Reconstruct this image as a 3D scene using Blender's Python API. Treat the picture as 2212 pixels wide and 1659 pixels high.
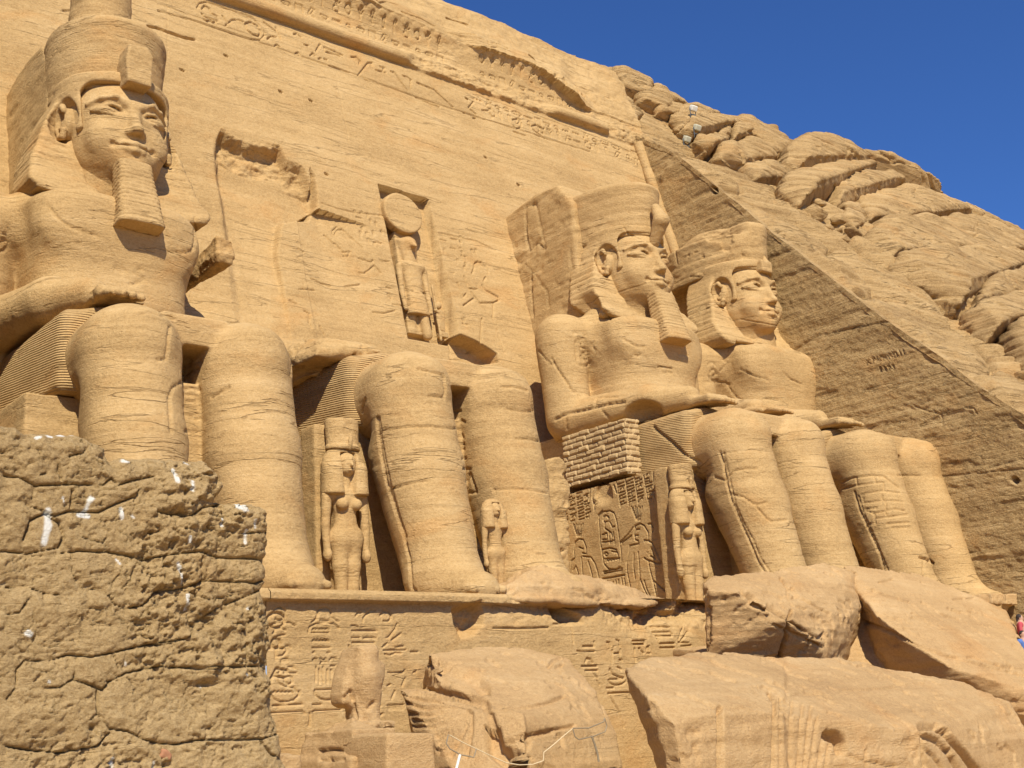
import bpy, bmesh, math
import numpy as np
from mathutils import Vector, Matrix

for _o in list(bpy.data.objects): bpy.data.objects.remove(_o)
SC = bpy.context.scene
COL = SC.collection

# ------------------------------------------------------------------ camera
CP = np.array([-27.271, -33.839, -3.291])
YAW, PITCH, ROLL = math.radians(40.206), math.radians(15.743), math.radians(-3.683)
FPX = 2650.9                                   # focal length for a 2212 px wide picture
FW = np.array([math.sin(YAW)*math.cos(PITCH), math.cos(YAW)*math.cos(PITCH), math.sin(PITCH)])
_r = np.array([math.cos(YAW), -math.sin(YAW), 0.0]); _u = np.cross(_r, FW)
RT = math.cos(ROLL)*_r + math.sin(ROLL)*_u
UP = -math.sin(ROLL)*_r + math.cos(ROLL)*_u
cam_data = bpy.data.cameras.new("camera")
cam_data.sensor_width = 36.0
cam_data.lens = 36.0*FPX/2212.0
cam_data.clip_end = 3000.0
cam = bpy.data.objects.new("camera", cam_data); COL.objects.link(cam)
cam.matrix_world = Matrix(((RT[0], UP[0], -FW[0], CP[0]), (RT[1], UP[1], -FW[1], CP[1]), (RT[2], UP[2], -FW[2], CP[2]), (0, 0, 0, 1)))
SC.camera = cam

# ------------------------------------------------------------------ sky, sun, exposure
SUN_EL, SUN_AZ = math.radians(44.0), math.radians(28.0)      # azimuth measured from -Y towards -X
world = bpy.data.worlds.new("World"); SC.world = world; world.use_nodes = True
wn = world.node_tree.nodes; wl = world.node_tree.links
sky = wn.new("ShaderNodeTexSky"); sky.sky_type = 'NISHITA'; sky.sun_disc = False
sky.sun_elevation = SUN_EL
sky.sun_rotation = math.pi + SUN_AZ
sky.altitude = 200.0; sky.air_density = 1.0; sky.dust_density = 0.3; sky.ozone_density = 6.0
bg = wn["Background"]; bg.inputs[1].default_value = 0.06
tint = wn.new("ShaderNodeMix"); tint.data_type = 'RGBA'; tint.blend_type = 'MULTIPLY'; tint.inputs[0].default_value = 1.0
tint.inputs[7].default_value = (.66, 1.0, 1.55, 1)            # the deep polarised blue of the desert sky
wl.new(sky.outputs[0], tint.inputs[6]); wl.new(tint.outputs[2], bg.inputs[0])
S_DIR = Vector((-math.sin(SUN_AZ)*math.cos(SUN_EL), -math.cos(SUN_AZ)*math.cos(SUN_EL), math.sin(SUN_EL)))
sl = bpy.data.lights.new("sun", 'SUN'); sl.energy = 4.5; sl.angle = math.radians(0.5); sl.color = (1.0, 0.91, 0.75)
sun = bpy.data.objects.new("sun", sl); COL.objects.link(sun)
sun.rotation_euler = S_DIR.to_track_quat('Z', 'Y').to_euler()
SC.view_settings.view_transform = 'Standard'; SC.view_settings.look = 'None'
SC.view_settings.exposure = 0.45; SC.view_settings.gamma = 1.0

# ------------------------------------------------------------------ pixel <-> world (2212 px wide picture)
def proj(V):
    d = V-CP; w = d@FW
    return 1106+FPX*(d@RT)/w, 829.5-FPX*(d@UP)/w, w
def at(a, b, n, c):
    n = np.array(n, float); d = FW+RT*(a-1106)/FPX-UP*(b-829.5)/FPX
    return CP+d*((c-n@CP)/(n@d))
def atX(a, b, c): return at(a, b, (1, 0, 0), c)
def atY(a, b, c): return at(a, b, (0, 1, 0), c)
BAT = 0.236                                     # batter of the facade: Y = BAT*Z
def atW(a, b): return at(a, b, (0, 1, -BAT), 0)
# coordinates read in the enlarged crops -> 2212 px picture
def q1(x, y): return (x/2.765/1.1718, y/2.765/1.1718)
def q2(x, y): return (x/2.765/1.1718, (500+y/2.765)/1.1718)
def q3(x, y): return ((700+x*.3616)/1.1718, (300+y*.3616)/1.1718)
def q4(x, y): return ((600+x*.4219)/1.1718, (850+y*.4219)/1.1718)
def q5(x, y): return ((1250+x*.4219)/1.1718, (420+y*.4219)/1.1718)
def q6(x, y): return ((1350+x*.4219)/1.1718, (900+y*.4219)/1.1718)
def q7(x, y): return ((x*.5387)/1.1718, (1050+y*.5387)/1.1718)
def q8(x, y): return ((650+x*.33906)/1.1718, (1444+y*.33906)/1.1718)
def qa(x, y): return ((1250+x*.31646)/1.1718, (1444+y*.31646)/1.1718)
def qb(x, y): return ((1850+x*.3616)/1.1718, (1344+y*.3616)/1.1718)
def qc(x, y): return ((1900+x*.4823)/1.1718, (700+y*.4823)/1.1718)
def qd(x, y): return ((1600+x*.4823)/1.1718, (150+y*.4823)/1.1718)
def qe(x, y): return ((400+x*.4973)/1.1718, (y*.4973)/1.1718)
def qf(x, y): return ((1100+x*.30136)/1.1718, (y*.30136)/1.1718)
def M(q, pts): return [q(*p) for p in pts]

# ------------------------------------------------------------------ noise
_rs = np.random.RandomState(7)
_T = _rs.rand(65536).astype(np.float32)
def _hash(i, j, k, s=0):
    return _T[((i*73856093) ^ (j*19349663) ^ (k*83492791) ^ (s*2654435761)) & 65535]
def vnoise(p, s=0):
    f0 = np.floor(p); i = f0.astype(np.int64); f = (p-f0); f = f*f*(3-2*f)
    x, y, z = i[:, 0], i[:, 1], i[:, 2]; fx, fy, fz = f[:, 0], f[:, 1], f[:, 2]
    def L(a, b, t): return a+(b-a)*t
    c00 = L(_hash(x, y, z, s), _hash(x+1, y, z, s), fx); c10 = L(_hash(x, y+1, z, s), _hash(x+1, y+1, z, s), fx)
    c01 = L(_hash(x, y, z+1, s), _hash(x+1, y, z+1, s), fx); c11 = L(_hash(x, y+1, z+1, s), _hash(x+1, y+1, z+1, s), fx)
    return L(L(c00, c10, fy), L(c01, c11, fy), fz)-0.5
def fbm(p, sc=(1, 1, 1), octv=4, s=0, gain=.5):
    p = np.asarray(p, float)*np.array(sc, float); a = 1.0; o = 0
    for k in range(octv):
        o = o+a*vnoise(p*(2.03**k)+17.3*k, s+k); a *= gain
    return o
def worley2(a, b, s=0):
    """F1, F2 and a per-cell random value for 2-D points"""
    i = np.floor(a).astype(np.int64); j = np.floor(b).astype(np.int64)
    F1 = np.full(a.shape, 9.0); F2 = np.full(a.shape, 9.0); R1 = np.zeros(a.shape)
    for di in (-1, 0, 1):
        for dj in (-1, 0, 1):
            ci, cj = i+di, j+dj
            px = ci+.1+.8*_hash(ci, cj, ci*0+3, s); py = cj+.1+.8*_hash(ci, cj, ci*0+9, s)
            d = np.hypot(a-px, b-py); rv = _hash(ci, cj, ci*0+5, s)
            c = d < F1
            F2 = np.where(c, F1, np.minimum(F2, d)); R1 = np.where(c, rv, R1); F1 = np.where(c, d, F1)
    return F1, F2, R1
def sst(e0, e1, x):
    t = np.clip((x-e0)/(e1-e0), 0, 1); return t*t*(3-2*t)

# ------------------------------------------------------------------ objects and tags
def tag(o, label=None, cat=None, group=None, kind=None):
    if label: o['label'] = label
    if cat: o['category'] = cat
    if group: o['group'] = group
    if kind: o['kind'] = kind
    return o
def thing(name, label, cat, loc=(0, 0, 0), group=None):
    o = bpy.data.objects.new(name, None); COL.objects.link(o); o.location = loc
    o.empty_display_size = .3
    return tag(o, label, cat, group)
def mesh_obj(name, V, Fq, mat, parent=None, smooth=True, attr=None):
    V = np.asarray(V, np.float32); Fq = np.asarray(Fq, np.int32)
    loc = np.zeros(3)
    if parent is not None: loc = np.array(parent.location); 
    if parent is not None and parent.parent is not None: loc = loc+np.array(parent.parent.location)
    if parent is None and len(V):
        loc = np.array([(V[:, 0].min()+V[:, 0].max())/2, (V[:, 1].min()+V[:, 1].max())/2, V[:, 2].min()])
    me = bpy.data.meshes.new(name); n = Fq.shape[1]
    me.vertices.add(len(V)); me.vertices.foreach_set("co", (V-loc).astype(np.float32).ravel())
    me.loops.add(Fq.size); me.loops.foreach_set("vertex_index", Fq.ravel())
    me.polygons.add(len(Fq)); me.polygons.foreach_set("loop_start", np.arange(0, Fq.size, n, dtype=np.int32))
    me.update(calc_edges=True)
    me.polygons.foreach_set("use_smooth", np.full(len(Fq), smooth))
    if attr:
        for k, a in attr.items():
            at_ = me.attributes.new(k, 'FLOAT', 'POINT'); at_.data.foreach_set("value", np.asarray(a, np.float32))
    me.materials.append(mat)
    me.update()
    o = bpy.data.objects.new(name, me); COL.objects.link(o)
    if parent is not None: o.parent = parent
    else: o.location = loc
    return o
def bm_obj(name, bm, mat, parent=None, smooth=False):
    me = bpy.data.meshes.new(name); bm.normal_update(); bm.to_mesh(me); bm.free()
    me.materials.append(mat)
    if smooth: me.polygons.foreach_set("use_smooth", np.full(len(me.polygons), True))
    o = bpy.data.objects.new(name, me); COL.objects.link(o)
    if parent is not None: o.parent = parent
    return o

def vnormals(V, Q):
    a = V[Q[:, 2]]-V[Q[:, 0]]; b = V[Q[:, 3 if Q.shape[1] > 3 else 1]]-V[Q[:, 1 if Q.shape[1] > 3 else 0]]
    n = np.cross(a, b) if Q.shape[1] > 3 else np.cross(V[Q[:, 1]]-V[Q[:, 0]], V[Q[:, 2]]-V[Q[:, 0]])
    N = np.zeros_like(V)
    for k in range(Q.shape[1]):
        for c in range(3): N[:, c] += np.bincount(Q[:, k], n[:, c], len(V))
    return N/(np.linalg.norm(N, axis=1, keepdims=True)+1e-9)

def seg_dist(u, v, pts):
    """distance of points to a polyline"""
    d = np.full(u.shape, 1e9)
    for (x0, y0), (x1, y1) in zip(pts[:-1], pts[1:]):
        dx, dy = x1-x0, y1-y0; L = dx*dx+dy*dy+1e-9
        t = np.clip(((u-x0)*dx+(v-y0)*dy)/L, 0, 1)
        d = np.minimum(d, np.hypot(u-x0-t*dx, v-y0-t*dy))
    return d
def carve(V, N, lines, depth=.05, width=.05, maxd=None):
    """cut grooves into a surface along lines read off the photograph; real geometry, only faces turned to the viewer"""
    u, v, w = proj(V)
    face = ((V-CP)*N).sum(1) < -.05*w
    off = np.zeros(len(V))
    for ln in lines:
        pts = ln; wd, dp = width, depth
        if isinstance(ln, dict): pts = ln['p']; wd = ln.get('w', width); dp = ln.get('d', depth)
        xs = [p[0] for p in pts]; ys = [p[1] for p in pts]; mg = 12
        m = face & (u > min(xs)-mg) & (u < max(xs)+mg) & (v > min(ys)-mg) & (v < max(ys)+mg)
        if maxd is not None: m &= (w < maxd)
        ix = np.nonzero(m)[0]
        if not len(ix): continue
        d = seg_dist(u[ix], v[ix], pts)*w[ix]/FPX
        off[ix] = np.maximum(off[ix], dp*(1-sst(wd*.35, wd, d)))
    return V-N*off[:, None]

# ------------------------------------------------------------------ signed distance sculpting
class Field:
    def __init__(s, lo, hi, h):
        s.h = h; s.lo = np.array(lo, float)
        s.ax = [np.arange(lo[k], hi[k]+h, h, dtype=np.float32) for k in range(3)]
        s.d = np.full([len(a) for a in s.ax], 5.0, np.float32)
    def blk(s, lo, hi, mg):
        sl = []
        for k in range(3):
            i0 = max(0, int((lo[k]-mg-s.lo[k])/s.h)); i1 = min(len(s.ax[k]), int((hi[k]+mg-s.lo[k])/s.h)+2)
            sl.append(slice(i0, max(i0, i1)))
        sl = tuple(sl)
        return sl, s.ax[0][sl[0]][:, None, None], s.ax[1][sl[1]][None, :, None], s.ax[2][sl[2]][None, None, :]
    def add(s, prim, k=.1):
        fn, lo, hi = prim
        sl, x, y, z = s.blk(lo, hi, k+.25)
        if min(s.d[sl].shape) == 0: return s
        s.d[sl] = _smin(s.d[sl], fn(x, y, z), k)
        return s
    def cut(s, prim, k=.08):
        fn, lo, hi = prim
        sl, x, y, z = s.blk(lo, hi, k+.25)
        if min(s.d[sl].shape) == 0: return s
        s.d[sl] = -_smin(-s.d[sl], fn(x, y, z), k)
        return s
    def mesh(s):
        d = s.d; d[0], d[-1], d[:, 0], d[:, -1], d[:, :, 0], d[:, :, -1] = 5, 5, 5, 5, 5, 5
        ins = d < 0
        c = np.zeros([n-1 for n in d.shape], np.int8)
        for i in (0, 1):
            for j in (0, 1):
                for k in (0, 1):
                    c += ins[i:d.shape[0]-1+i, j:d.shape[1]-1+j, k:d.shape[2]-1+k]
        cell = (c > 0) & (c < 8)
        idx = np.full(cell.shape, -1, np.int32); P = np.argwhere(cell); idx[cell] = np.arange(len(P))
        acc = np.zeros((len(P), 3)); cnt = np.zeros(len(P))
        cor = [(i, j, k) for i in (0, 1) for j in (0, 1) for k in (0, 1)]
        val = {q: d[P[:, 0]+q[0], P[:, 1]+q[1], P[:, 2]+q[2]] for q in cor}
        for q in cor:
            for a in range(3):
                if q[a] == 0:
                    r = list(q); r[a] = 1; r = tuple(r)
                    v0, v1 = val[q], val[r]; m = (v0 < 0) != (v1 < 0)
                    t = np.where(m, v0/(v0-v1+1e-12), 0)
                    e = np.array(q, float)[None, :].repeat(len(P), 0); e[:, a] += t
                    acc[m] += e[m]; cnt[m] += 1
        V = (P+acc/np.maximum(cnt, 1)[:, None])*s.h+s.lo
        Q = []
        for a in range(3):
            b, c_ = (a+1) % 3, (a+2) % 3
            sl0 = [slice(1, -1)]*3; sl1 = [slice(1, -1)]*3
            sl0[a] = slice(0, -1); sl1[a] = slice(1, None)
            A = ins[tuple(sl0)]; B = ins[tuple(sl1)]
            for flip, m in ((0, A & ~B), (1, B & ~A)):
                E = np.argwhere(m)
                off = np.array([1, 1, 1]); off[a] = 0; E = E+off
                def g(db, dc):
                    I = E.copy(); I[:, b] -= db; I[:, c_] -= dc
                    return idx[I[:, 0], I[:, 1], I[:, 2]]
                q = np.stack([g(1, 1), g(0, 1), g(0, 0), g(1, 0)], 1)
                if flip: q = q[:, ::-1]
                Q.append(q)
        return V, np.concatenate(Q)
def _smin(a, b, k):
    h = np.clip(.5+.5*(b-a)/k, 0, 1)
    return b+(a-b)*h-k*h*(1-h)

def Ell(c, r):
    c = np.array(c, float); r = np.array(r, float)
    def fn(x, y, z):
        X, Y, Z = x-c[0], y-c[1], z-c[2]
        k0 = np.sqrt((X/r[0])**2+(Y/r[1])**2+(Z/r[2])**2); k1 = np.sqrt((X/r[0]**2)**2+(Y/r[1]**2)**2+(Z/r[2]**2)**2)
        return k0*(k0-1)/(k1+1e-6)
    return fn, c-r, c+r
def Box(c, hf, rd=.1, rx=0, ry=0, rz=0):
    c = np.array(c, float); hf = np.array(hf, float)
    Rm = np.array((Matrix.Rotation(rz, 3, 'Z') @ Matrix.Rotation(ry, 3, 'Y') @ Matrix.Rotation(rx, 3, 'X')))
    e = np.abs(Rm)@hf
    def fn(x, y, z):
        X, Y, Z = x-c[0], y-c[1], z-c[2]
        a = np.abs(Rm[0, 0]*X+Rm[1, 0]*Y+Rm[2, 0]*Z)-hf[0]+rd
        b = np.abs(Rm[0, 1]*X+Rm[1, 1]*Y+Rm[2, 1]*Z)-hf[1]+rd
        g = np.abs(Rm[0, 2]*X+Rm[1, 2]*Y+Rm[2, 2]*Z)-hf[2]+rd
        return np.sqrt(np.maximum(a, 0)**2+np.maximum(b, 0)**2+np.maximum(g, 0)**2)+np.minimum(np.maximum(a, np.maximum(b, g)), 0)-rd
    return fn, c-e, c+e
def Cap(a, b, ra, rb, sx=1., sy=1., sz=1.):
    """tapered capsule; sx/sy/sz stretch its section"""
    a = np.array(a, float); b = np.array(b, float); S = np.array([sx, sy, sz]); A = a/S; B = b/S; D = B-A; L = D@D+1e-9
    m = max(ra, rb)*S
    def fn(x, y, z):
        X, Y, Z = x/sx-A[0], y/sy-A[1], z/sz-A[2]
        t = np.clip((X*D[0]+Y*D[1]+Z*D[2])/L, 0, 1)
        return (np.sqrt((X-t*D[0])**2+(Y-t*D[1])**2+(Z-t*D[2])**2)-(ra+(rb-ra)*t))*min(sx, sy, sz)
    return fn, np.minimum(a, b)-m, np.maximum(a, b)+m
def ECol(z0, z1, c0, c1, r0, r1, rd=.1, p=2.0):
    """elliptic (or squarer) column, centre (x,y) and radii (rx,ry) blended from z0 to z1"""
    mx = max(r0[0], r1[0]); my = max(r0[1], r1[1])
    def fn(x, y, z):
        t = np.clip((z-z0)/(z1-z0), 0, 1)
        cx = c0[0]+(c1[0]-c0[0])*t; cy = c0[1]+(c1[1]-c0[1])*t; rx = r0[0]+(r1[0]-r0[0])*t; ry = r0[1]+(r1[1]-r0[1])*t
        q = (np.abs((x-cx)/rx)**p+np.abs((y-cy)/ry)**p)**(1/p)
        dd = (q-1)*np.minimum(rx, ry)+rd
        dz = np.maximum(z0-z, z-z1)+rd
        return np.sqrt(np.maximum(dd, 0)**2+np.maximum(dz, 0)**2)+np.minimum(np.maximum(dd, dz), 0)-rd
    xs = (c0[0], c1[0]); ys = (c0[1], c1[1])
    return fn, np.array([min(xs)-mx, min(ys)-my, z0]), np.array([max(xs)+mx, max(ys)+my, z1])
def Prism(poly, axis, a0, a1, rd=.05):
    """polygon in the plane normal to axis ('x': (y,z), 'y': (x,z)), extruded from a0 to a1"""
    pts = np.array(poly, float)
    def sd(p, q):
        d = None; s = 1
        n = len(pts); inside = np.zeros(np.broadcast(p, q).shape, bool); dd = np.full(inside.shape, 1e9, np.float32)
        for i in range(n):
            x0, y0 = pts[i]; x1, y1 = pts[(i+1) % n]; ex, ey = x1-x0, y1-y0
            t = np.clip(((p-x0)*ex+(q-y0)*ey)/(ex*ex+ey*ey+1e-9), 0, 1)
            dd = np.minimum(dd, (p-x0-t*ex)**2+(q-y0-t*ey)**2)
            c = ((y0 > q) != (y1 > q))
            if abs(ey) > 1e-9: inside ^= c & (p < ex*(q-y0)/ey+x0)
        dd = np.sqrt(dd); return np.where(inside, -dd, dd)
    def fn(x, y, z):
        if axis == 'x': w = sd(y, z)+rd; g = np.maximum(a0-x, x-a1)+rd
        else: w = sd(x, z)+rd; g = np.maximum(a0-y, y-a1)+rd
        return np.sqrt(np.maximum(w, 0)**2+np.maximum(g, 0)**2)+np.minimum(np.maximum(w, g), 0)-rd
    mn, mx = pts.min(0), pts.max(0)
    if axis == 'x': return fn, np.array([a0, mn[0], mn[1]]), np.array([a1, mx[0], mx[1]])
    return fn, np.array([mn[0], a0, mn[1]]), np.array([mx[0], a1, mx[1]])
def Shear(prim, zs, ds):
    fn, lo, hi = prim
    zs = np.array(zs, float); ds = np.array(ds, float)
    def g(x, y, z): return fn(x, y+np.interp(z, zs, ds), z)*.85
    return g, lo-np.array((0, ds.max(), 0)), hi-np.array((0, min(ds.min(), 0), 0))
def Planes(pl, lo, hi, rd=.05):
    """convex block: list of (normal, point) half spaces"""
    P = [(np.array(n, float)/np.linalg.norm(n), np.array(p, float)) for n, p in pl]
    def fn(x, y, z):
        o = None
        for n, p in P:
            d = n[0]*(x-p[0])+n[1]*(y-p[1])+n[2]*(z-p[2])
            o = d if o is None else -_smin(-o, -d, rd*2)
        return o
    return fn, np.array(lo, float), np.array(hi, float)

def bedding_cracks(V, seed=0, d=.03):
    n = fbm(V, (.10, .10, .95), 4, 60+seed, .45); m = sst(.08, .30, fbm(V, (.35, .35, .8), 3, 63+seed))
    n2 = fbm(V, (.22, .22, 2.1), 3, 66+seed, .45); m2 = sst(.12, .32, fbm(V, (.5, .5, .9), 3, 69+seed))
    return -d*(1-sst(.002, .016, np.abs(n)))*m-.35*d*(1-sst(.002, .020, np.abs(n2)))*m2
def finish(name, F, mat, parent, rough=.03, rsc=1.2, lines=None, chips=0, seed=0, depth=.05, width=.05, strata=.012):
    V, Q = F.mesh()
    N = vnormals(V, Q)
    n = fbm(V, (rsc, rsc, rsc*1.6), 5, seed)*rough*2
    if strata: n = n+strata*2*fbm(V, (.15, .15, 5.0), 2, 41)
    if chips:
        c = fbm(V, (.9, .9, 1.3), 4, seed+11); n = n-chips*sst(.22, .34, c)
    if strata >= .01: n = n+bedding_cracks(V, seed % 3)
    elif strata in (.004, .005): n = n+bedding_cracks(V, seed % 3, .013)
    V = V+N*n[:, None]
    if lines: V = carve(V, N, lines, depth, width)
    return mesh_obj(name, V, Q, mat, parent)

def hullmesh(hulls, vox=.06, smooth_it=1):
    """closed blocks given by the corners of convex pieces, welded"""
    bm = bmesh.new()
    for H in hulls:
        b2 = bmesh.new()
        for p in H: b2.verts.new(Vector(p))
        bmesh.ops.convex_hull(b2, input=b2.verts[:])
        for v in [v for v in b2.verts if not v.link_faces]: b2.verts.remove(v)
        me = bpy.data.meshes.new("t"); b2.to_mesh(me); b2.free(); bm.from_mesh(me); bpy.data.meshes.remove(me)
    me = bpy.data.meshes.new("t"); bm.to_mesh(me); bm.free()
    o = bpy.data.objects.new("t", me); COL.objects.link(o)
    md = o.modifiers.new("r", 'REMESH'); md.mode = 'VOXEL'; md.voxel_size = vox
    dg = bpy.context.evaluated_depsgraph_get(); ev = o.evaluated_get(dg); m2 = ev.to_mesh()
    n = len(m2.vertices); V = np.empty(n*3); m2.vertices.foreach_get("co", V); V = V.reshape(-1, 3)
    m2.calc_loop_triangles(); t = np.empty(len(m2.loop_triangles)*3, np.int32); m2.loop_triangles.foreach_get("vertices", t); Fq = t.reshape(-1, 3)
    ev.to_mesh_clear(); bpy.data.objects.remove(o); bpy.data.meshes.remove(me)
    for k in range(smooth_it):                                       # soften the arrises
        acc = np.zeros_like(V); c = np.bincount(Fq.ravel(), minlength=n).astype(float)
        for i in range(3):
            j = (i+1) % 3
            for a in range(3): acc[:, a] += np.bincount(Fq[:, i], V[Fq[:, j], a], n)
        V = .5*V+.5*acc/np.maximum(c, 1)[:, None]
    return V, Fq
# ------------------------------------------------------------------ procedural stone
def stone(name, c_dark, c_mid, c_light, strata=.5, bump=.5, grit=.5, sscale=1.0, pleat=None, stain=None, pits=.3, rough=.92, tilt=0.0, bdist=.06, fsc=1.0, seams=.42):
    m = bpy.data.materials.new(name); m.use_nodes = True
    nt = m.node_tree; N = nt.nodes; L = nt.links; bs = N["Principled BSDF"]
    bs.inputs["Roughness"].default_value = rough
    if "Specular IOR Level" in bs.inputs: bs.inputs["Specular IOR Level"].default_value = .15
    geo = N.new("ShaderNodeNewGeometry")
    def mapping(sx, sy, sz, rx=0):
        mp = N.new("ShaderNodeMapping"); mp.inputs["Scale"].default_value = (sx, sy, sz); mp.inputs["Rotation"].default_value = (rx, tilt, 0)
        L.new(geo.outputs["Position"], mp.inputs[0]); return mp.outputs[0]
    def noise(vec, sc, det=5, ro=.55, dist=0.0):
        n = N.new("ShaderNodeTexNoise"); n.inputs["Scale"].default_value = sc; n.inputs["Detail"].default_value = det
        n.inputs["Roughness"].default_value = ro; n.inputs["Distortion"].default_value = dist
        L.new(vec, n.inputs["Vector"]); return n.outputs["Fac"]
    def math_(op, a, b=None, c=None):
        n = N.new("ShaderNodeMath"); n.operation = op
        for i, v in enumerate((a, b, c)):
            if v is None: continue
            if isinstance(v, (int, float)): n.inputs[i].default_value = v
            else: L.new(v, n.inputs[i])
        return n.outputs[0]
    lay = noise(mapping(.10*sscale, .10*sscale, 2.2*sscale), 1.0, 8, .62, .25)      # bedding
    lay2 = noise(mapping(.35*sscale, .35*sscale, 9.0*sscale), 1.0, 4, .6, .3)
    mot = noise(mapping(1, 1, 1.3), .33, 6, .6, .3)                                  # broad patches
    fine = noise(mapping(1, 1, 1.5), 5.5*fsc, 6, .75)
    grn = noise(mapping(1, 1, 1.2), 15.0*fsc, 4, .8)
    f = math_('MULTIPLY_ADD', lay, strata, math_('MULTIPLY_ADD', mot, .55, -.275))
    f = math_('ADD', f, .5-strata*.5)
    f = math_('MULTIPLY_ADD', math_('SUBTRACT', lay2, .5), strata*.45, f)
    f = math_('MULTIPLY_ADD', math_('SUBTRACT', fine, .5), .75*grit, f)
    f = math_('MULTIPLY_ADD', math_('SUBTRACT', grn, .5), 1.1*grit, f)
    cr = N.new("ShaderNodeValToRGB"); L.new(f, cr.inputs[0])
    e = cr.color_ramp.elements; e[0].position = .25; e[0].color = (*c_dark, 1); e[1].position = .78; e[1].color = (*c_light, 1)
    k = e.new(.5); k.color = (*c_mid, 1)
    col = cr.outputs[0]
    # hairline bedding seams
    ln = noise(mapping(.16*sscale, .16*sscale, 1.7*sscale), 1.0, 5, .5, .2)
    la = math_('ABSOLUTE', math_('SUBTRACT', ln, .5)); seam = sstn(N, L, la, .010, .0)
    seam = math_('MULTIPLY', seam, sstn(N, L, mot, .42, .60))
    mxs = N.new("ShaderNodeMix"); mxs.data_type = 'RGBA'; mxs.blend_type = 'MULTIPLY'; L.new(math_('MULTIPLY', seam, seams), mxs.inputs[0]); L.new(col, mxs.inputs[6]); mxs.inputs[7].default_value = (.45, .34, .24, 1)
    col = mxs.outputs[2]
    # pinkish and ochre patches of the rock itself
    hue = noise(mapping(.5, .5, .9), .8, 4, .6, .5)
    mx = N.new("ShaderNodeMix"); mx.data_type = 'RGBA'; mx.blend_type = 'MULTIPLY'
    L.new(math_('MULTIPLY', sstn(N, L, hue, .52, .72), .55), mx.inputs[0]); L.new(col, mx.inputs[6]); mx.inputs[7].default_value = (1.0, .86, .72, 1)
    col = mx.outputs[2]
    # dark weather flecks
    fl = noise(mapping(1.0, 1.0, 3.0), 3.2, 6, .7, .2)
    mx2 = N.new("ShaderNodeMix"); mx2.data_type = 'RGBA'; mx2.blend_type = 'MULTIPLY'
    L.new(math_('MULTIPLY', sstn(N, L, fl, .60, .74), .42), mx2.inputs[0]); L.new(col, mx2.inputs[6]); mx2.inputs[7].default_value = (.62, .50, .40, 1)
    col = mx2.outputs[2]
    if stain:
        at_ = N.new("ShaderNodeAttribute"); at_.attribute_name = "stain"
        mx3 = N.new("ShaderNodeMix"); mx3.data_type = 'RGBA'; L.new(at_.outputs["Fac"], mx3.inputs[0]); L.new(col, mx3.inputs[6]); mx3.inputs[7].default_value = (*stain, 1)
        col = mx3.outputs[2]
    L.new(col, bs.inputs["Base Color"])
    h = math_('MULTIPLY', lay2, strata*1.0)
    h = math_('MULTIPLY_ADD', fine, .8, h)
    h = math_('MULTIPLY_ADD', grn, 1.0*grit, h)
    h = math_('MULTIPLY_ADD', seam, -2.8*seams, h)
    if pits:
        vo = N.new("ShaderNodeTexVoronoi"); vo.inputs["Scale"].default_value = 3.4; L.new(mapping(1, 1, 1.5), vo.inputs["Vector"])
        pk = sstn(N, L, vo.outputs["Distance"], .0, .16)
        h = math_('MULTIPLY_ADD', pk, pits, h)
    if pleat:
        wv = N.new("ShaderNodeTexWave"); wv.bands_direction = 'Z'; wv.inputs["Scale"].default_value = pleat; wv.inputs["Distortion"].default_value = .6; wv.inputs["Detail"].default_value = 1
        wv.inputs["Detail Scale"].default_value = .4
        mp = N.new("ShaderNodeMapping"); mp.inputs["Rotation"].default_value = (math.radians(-7), 0, 0); L.new(geo.outputs["Position"], mp.inputs[0]); L.new(mp.outputs[0], wv.inputs["Vector"])
        h = math_('MULTIPLY_ADD', wv.outputs["Fac"], .75, h)
    bp = N.new("ShaderNodeBump"); bp.inputs["Strength"].default_value = bump; bp.inputs["Distance"].default_value = bdist
    L.new(h, bp.inputs["Height"]); L.new(bp.outputs[0], bs.inputs["Normal"])
    return m
def sstn(N, L, src, a, b):
    r = N.new("ShaderNodeMapRange"); r.interpolation_type = 'SMOOTHSTEP'; r.inputs[1].default_value = a; r.inputs[2].default_value = b
    L.new(src, r.inputs[0]); return r.outputs[0]
def plain(name, c, rough=.7, metal=0.0, grain=.12, sc=30):
    m = bpy.data.materials.new(name); m.use_nodes = True
    nt = m.node_tree; N = nt.nodes; L = nt.links; bs = N["Principled BSDF"]
    bs.inputs["Roughness"].default_value = rough; bs.inputs["Metallic"].default_value = metal
    n = N.new("ShaderNodeTexNoise"); n.inputs["Scale"].default_value = sc
    tc = N.new("ShaderNodeTexCoord"); L.new(tc.outputs["Object"], n.inputs["Vector"])
    cr = N.new("ShaderNodeValToRGB"); L.new(n.outputs["Fac"], cr.inputs[0])
    cr.color_ramp.elements[0].color = (*[x*(1-grain) for x in c], 1); cr.color_ramp.elements[1].color = (*[min(1, x*(1+grain)) for x in c], 1)
    L.new(cr.outputs[0], bs.inputs["Base Color"])
    return m
SD, SM, SL = (.335, .212, .088), (.485, .322, .142), (.60, .42, .205)
M_STATUE = stone("carved sandstone", SD, SM, SL, strata=.5, bump=.75, grit=.62)
M_WALL = stone("dressed cliff face", SD, SM, SL, strata=.42, bump=.8, grit=.68, pits=.15, seams=.26)
M_KILT = stone("pleated sandstone", SD, SM, SL, strata=.5, bump=.8, grit=.5, pleat=5.0)
M_SIDE = stone("raw cut cliff", (.30, .19, .08), (.48, .325, .145), (.60, .425, .205), strata=.9, bump=.9, grit=1.1, pits=.5, bdist=.10)
M_HILL = stone("weathered cliff rock", (.30, .188, .08), (.475, .315, .14), (.60, .415, .20), strata=.9, bump=.9, grit=.8, bdist=.11)
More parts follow.
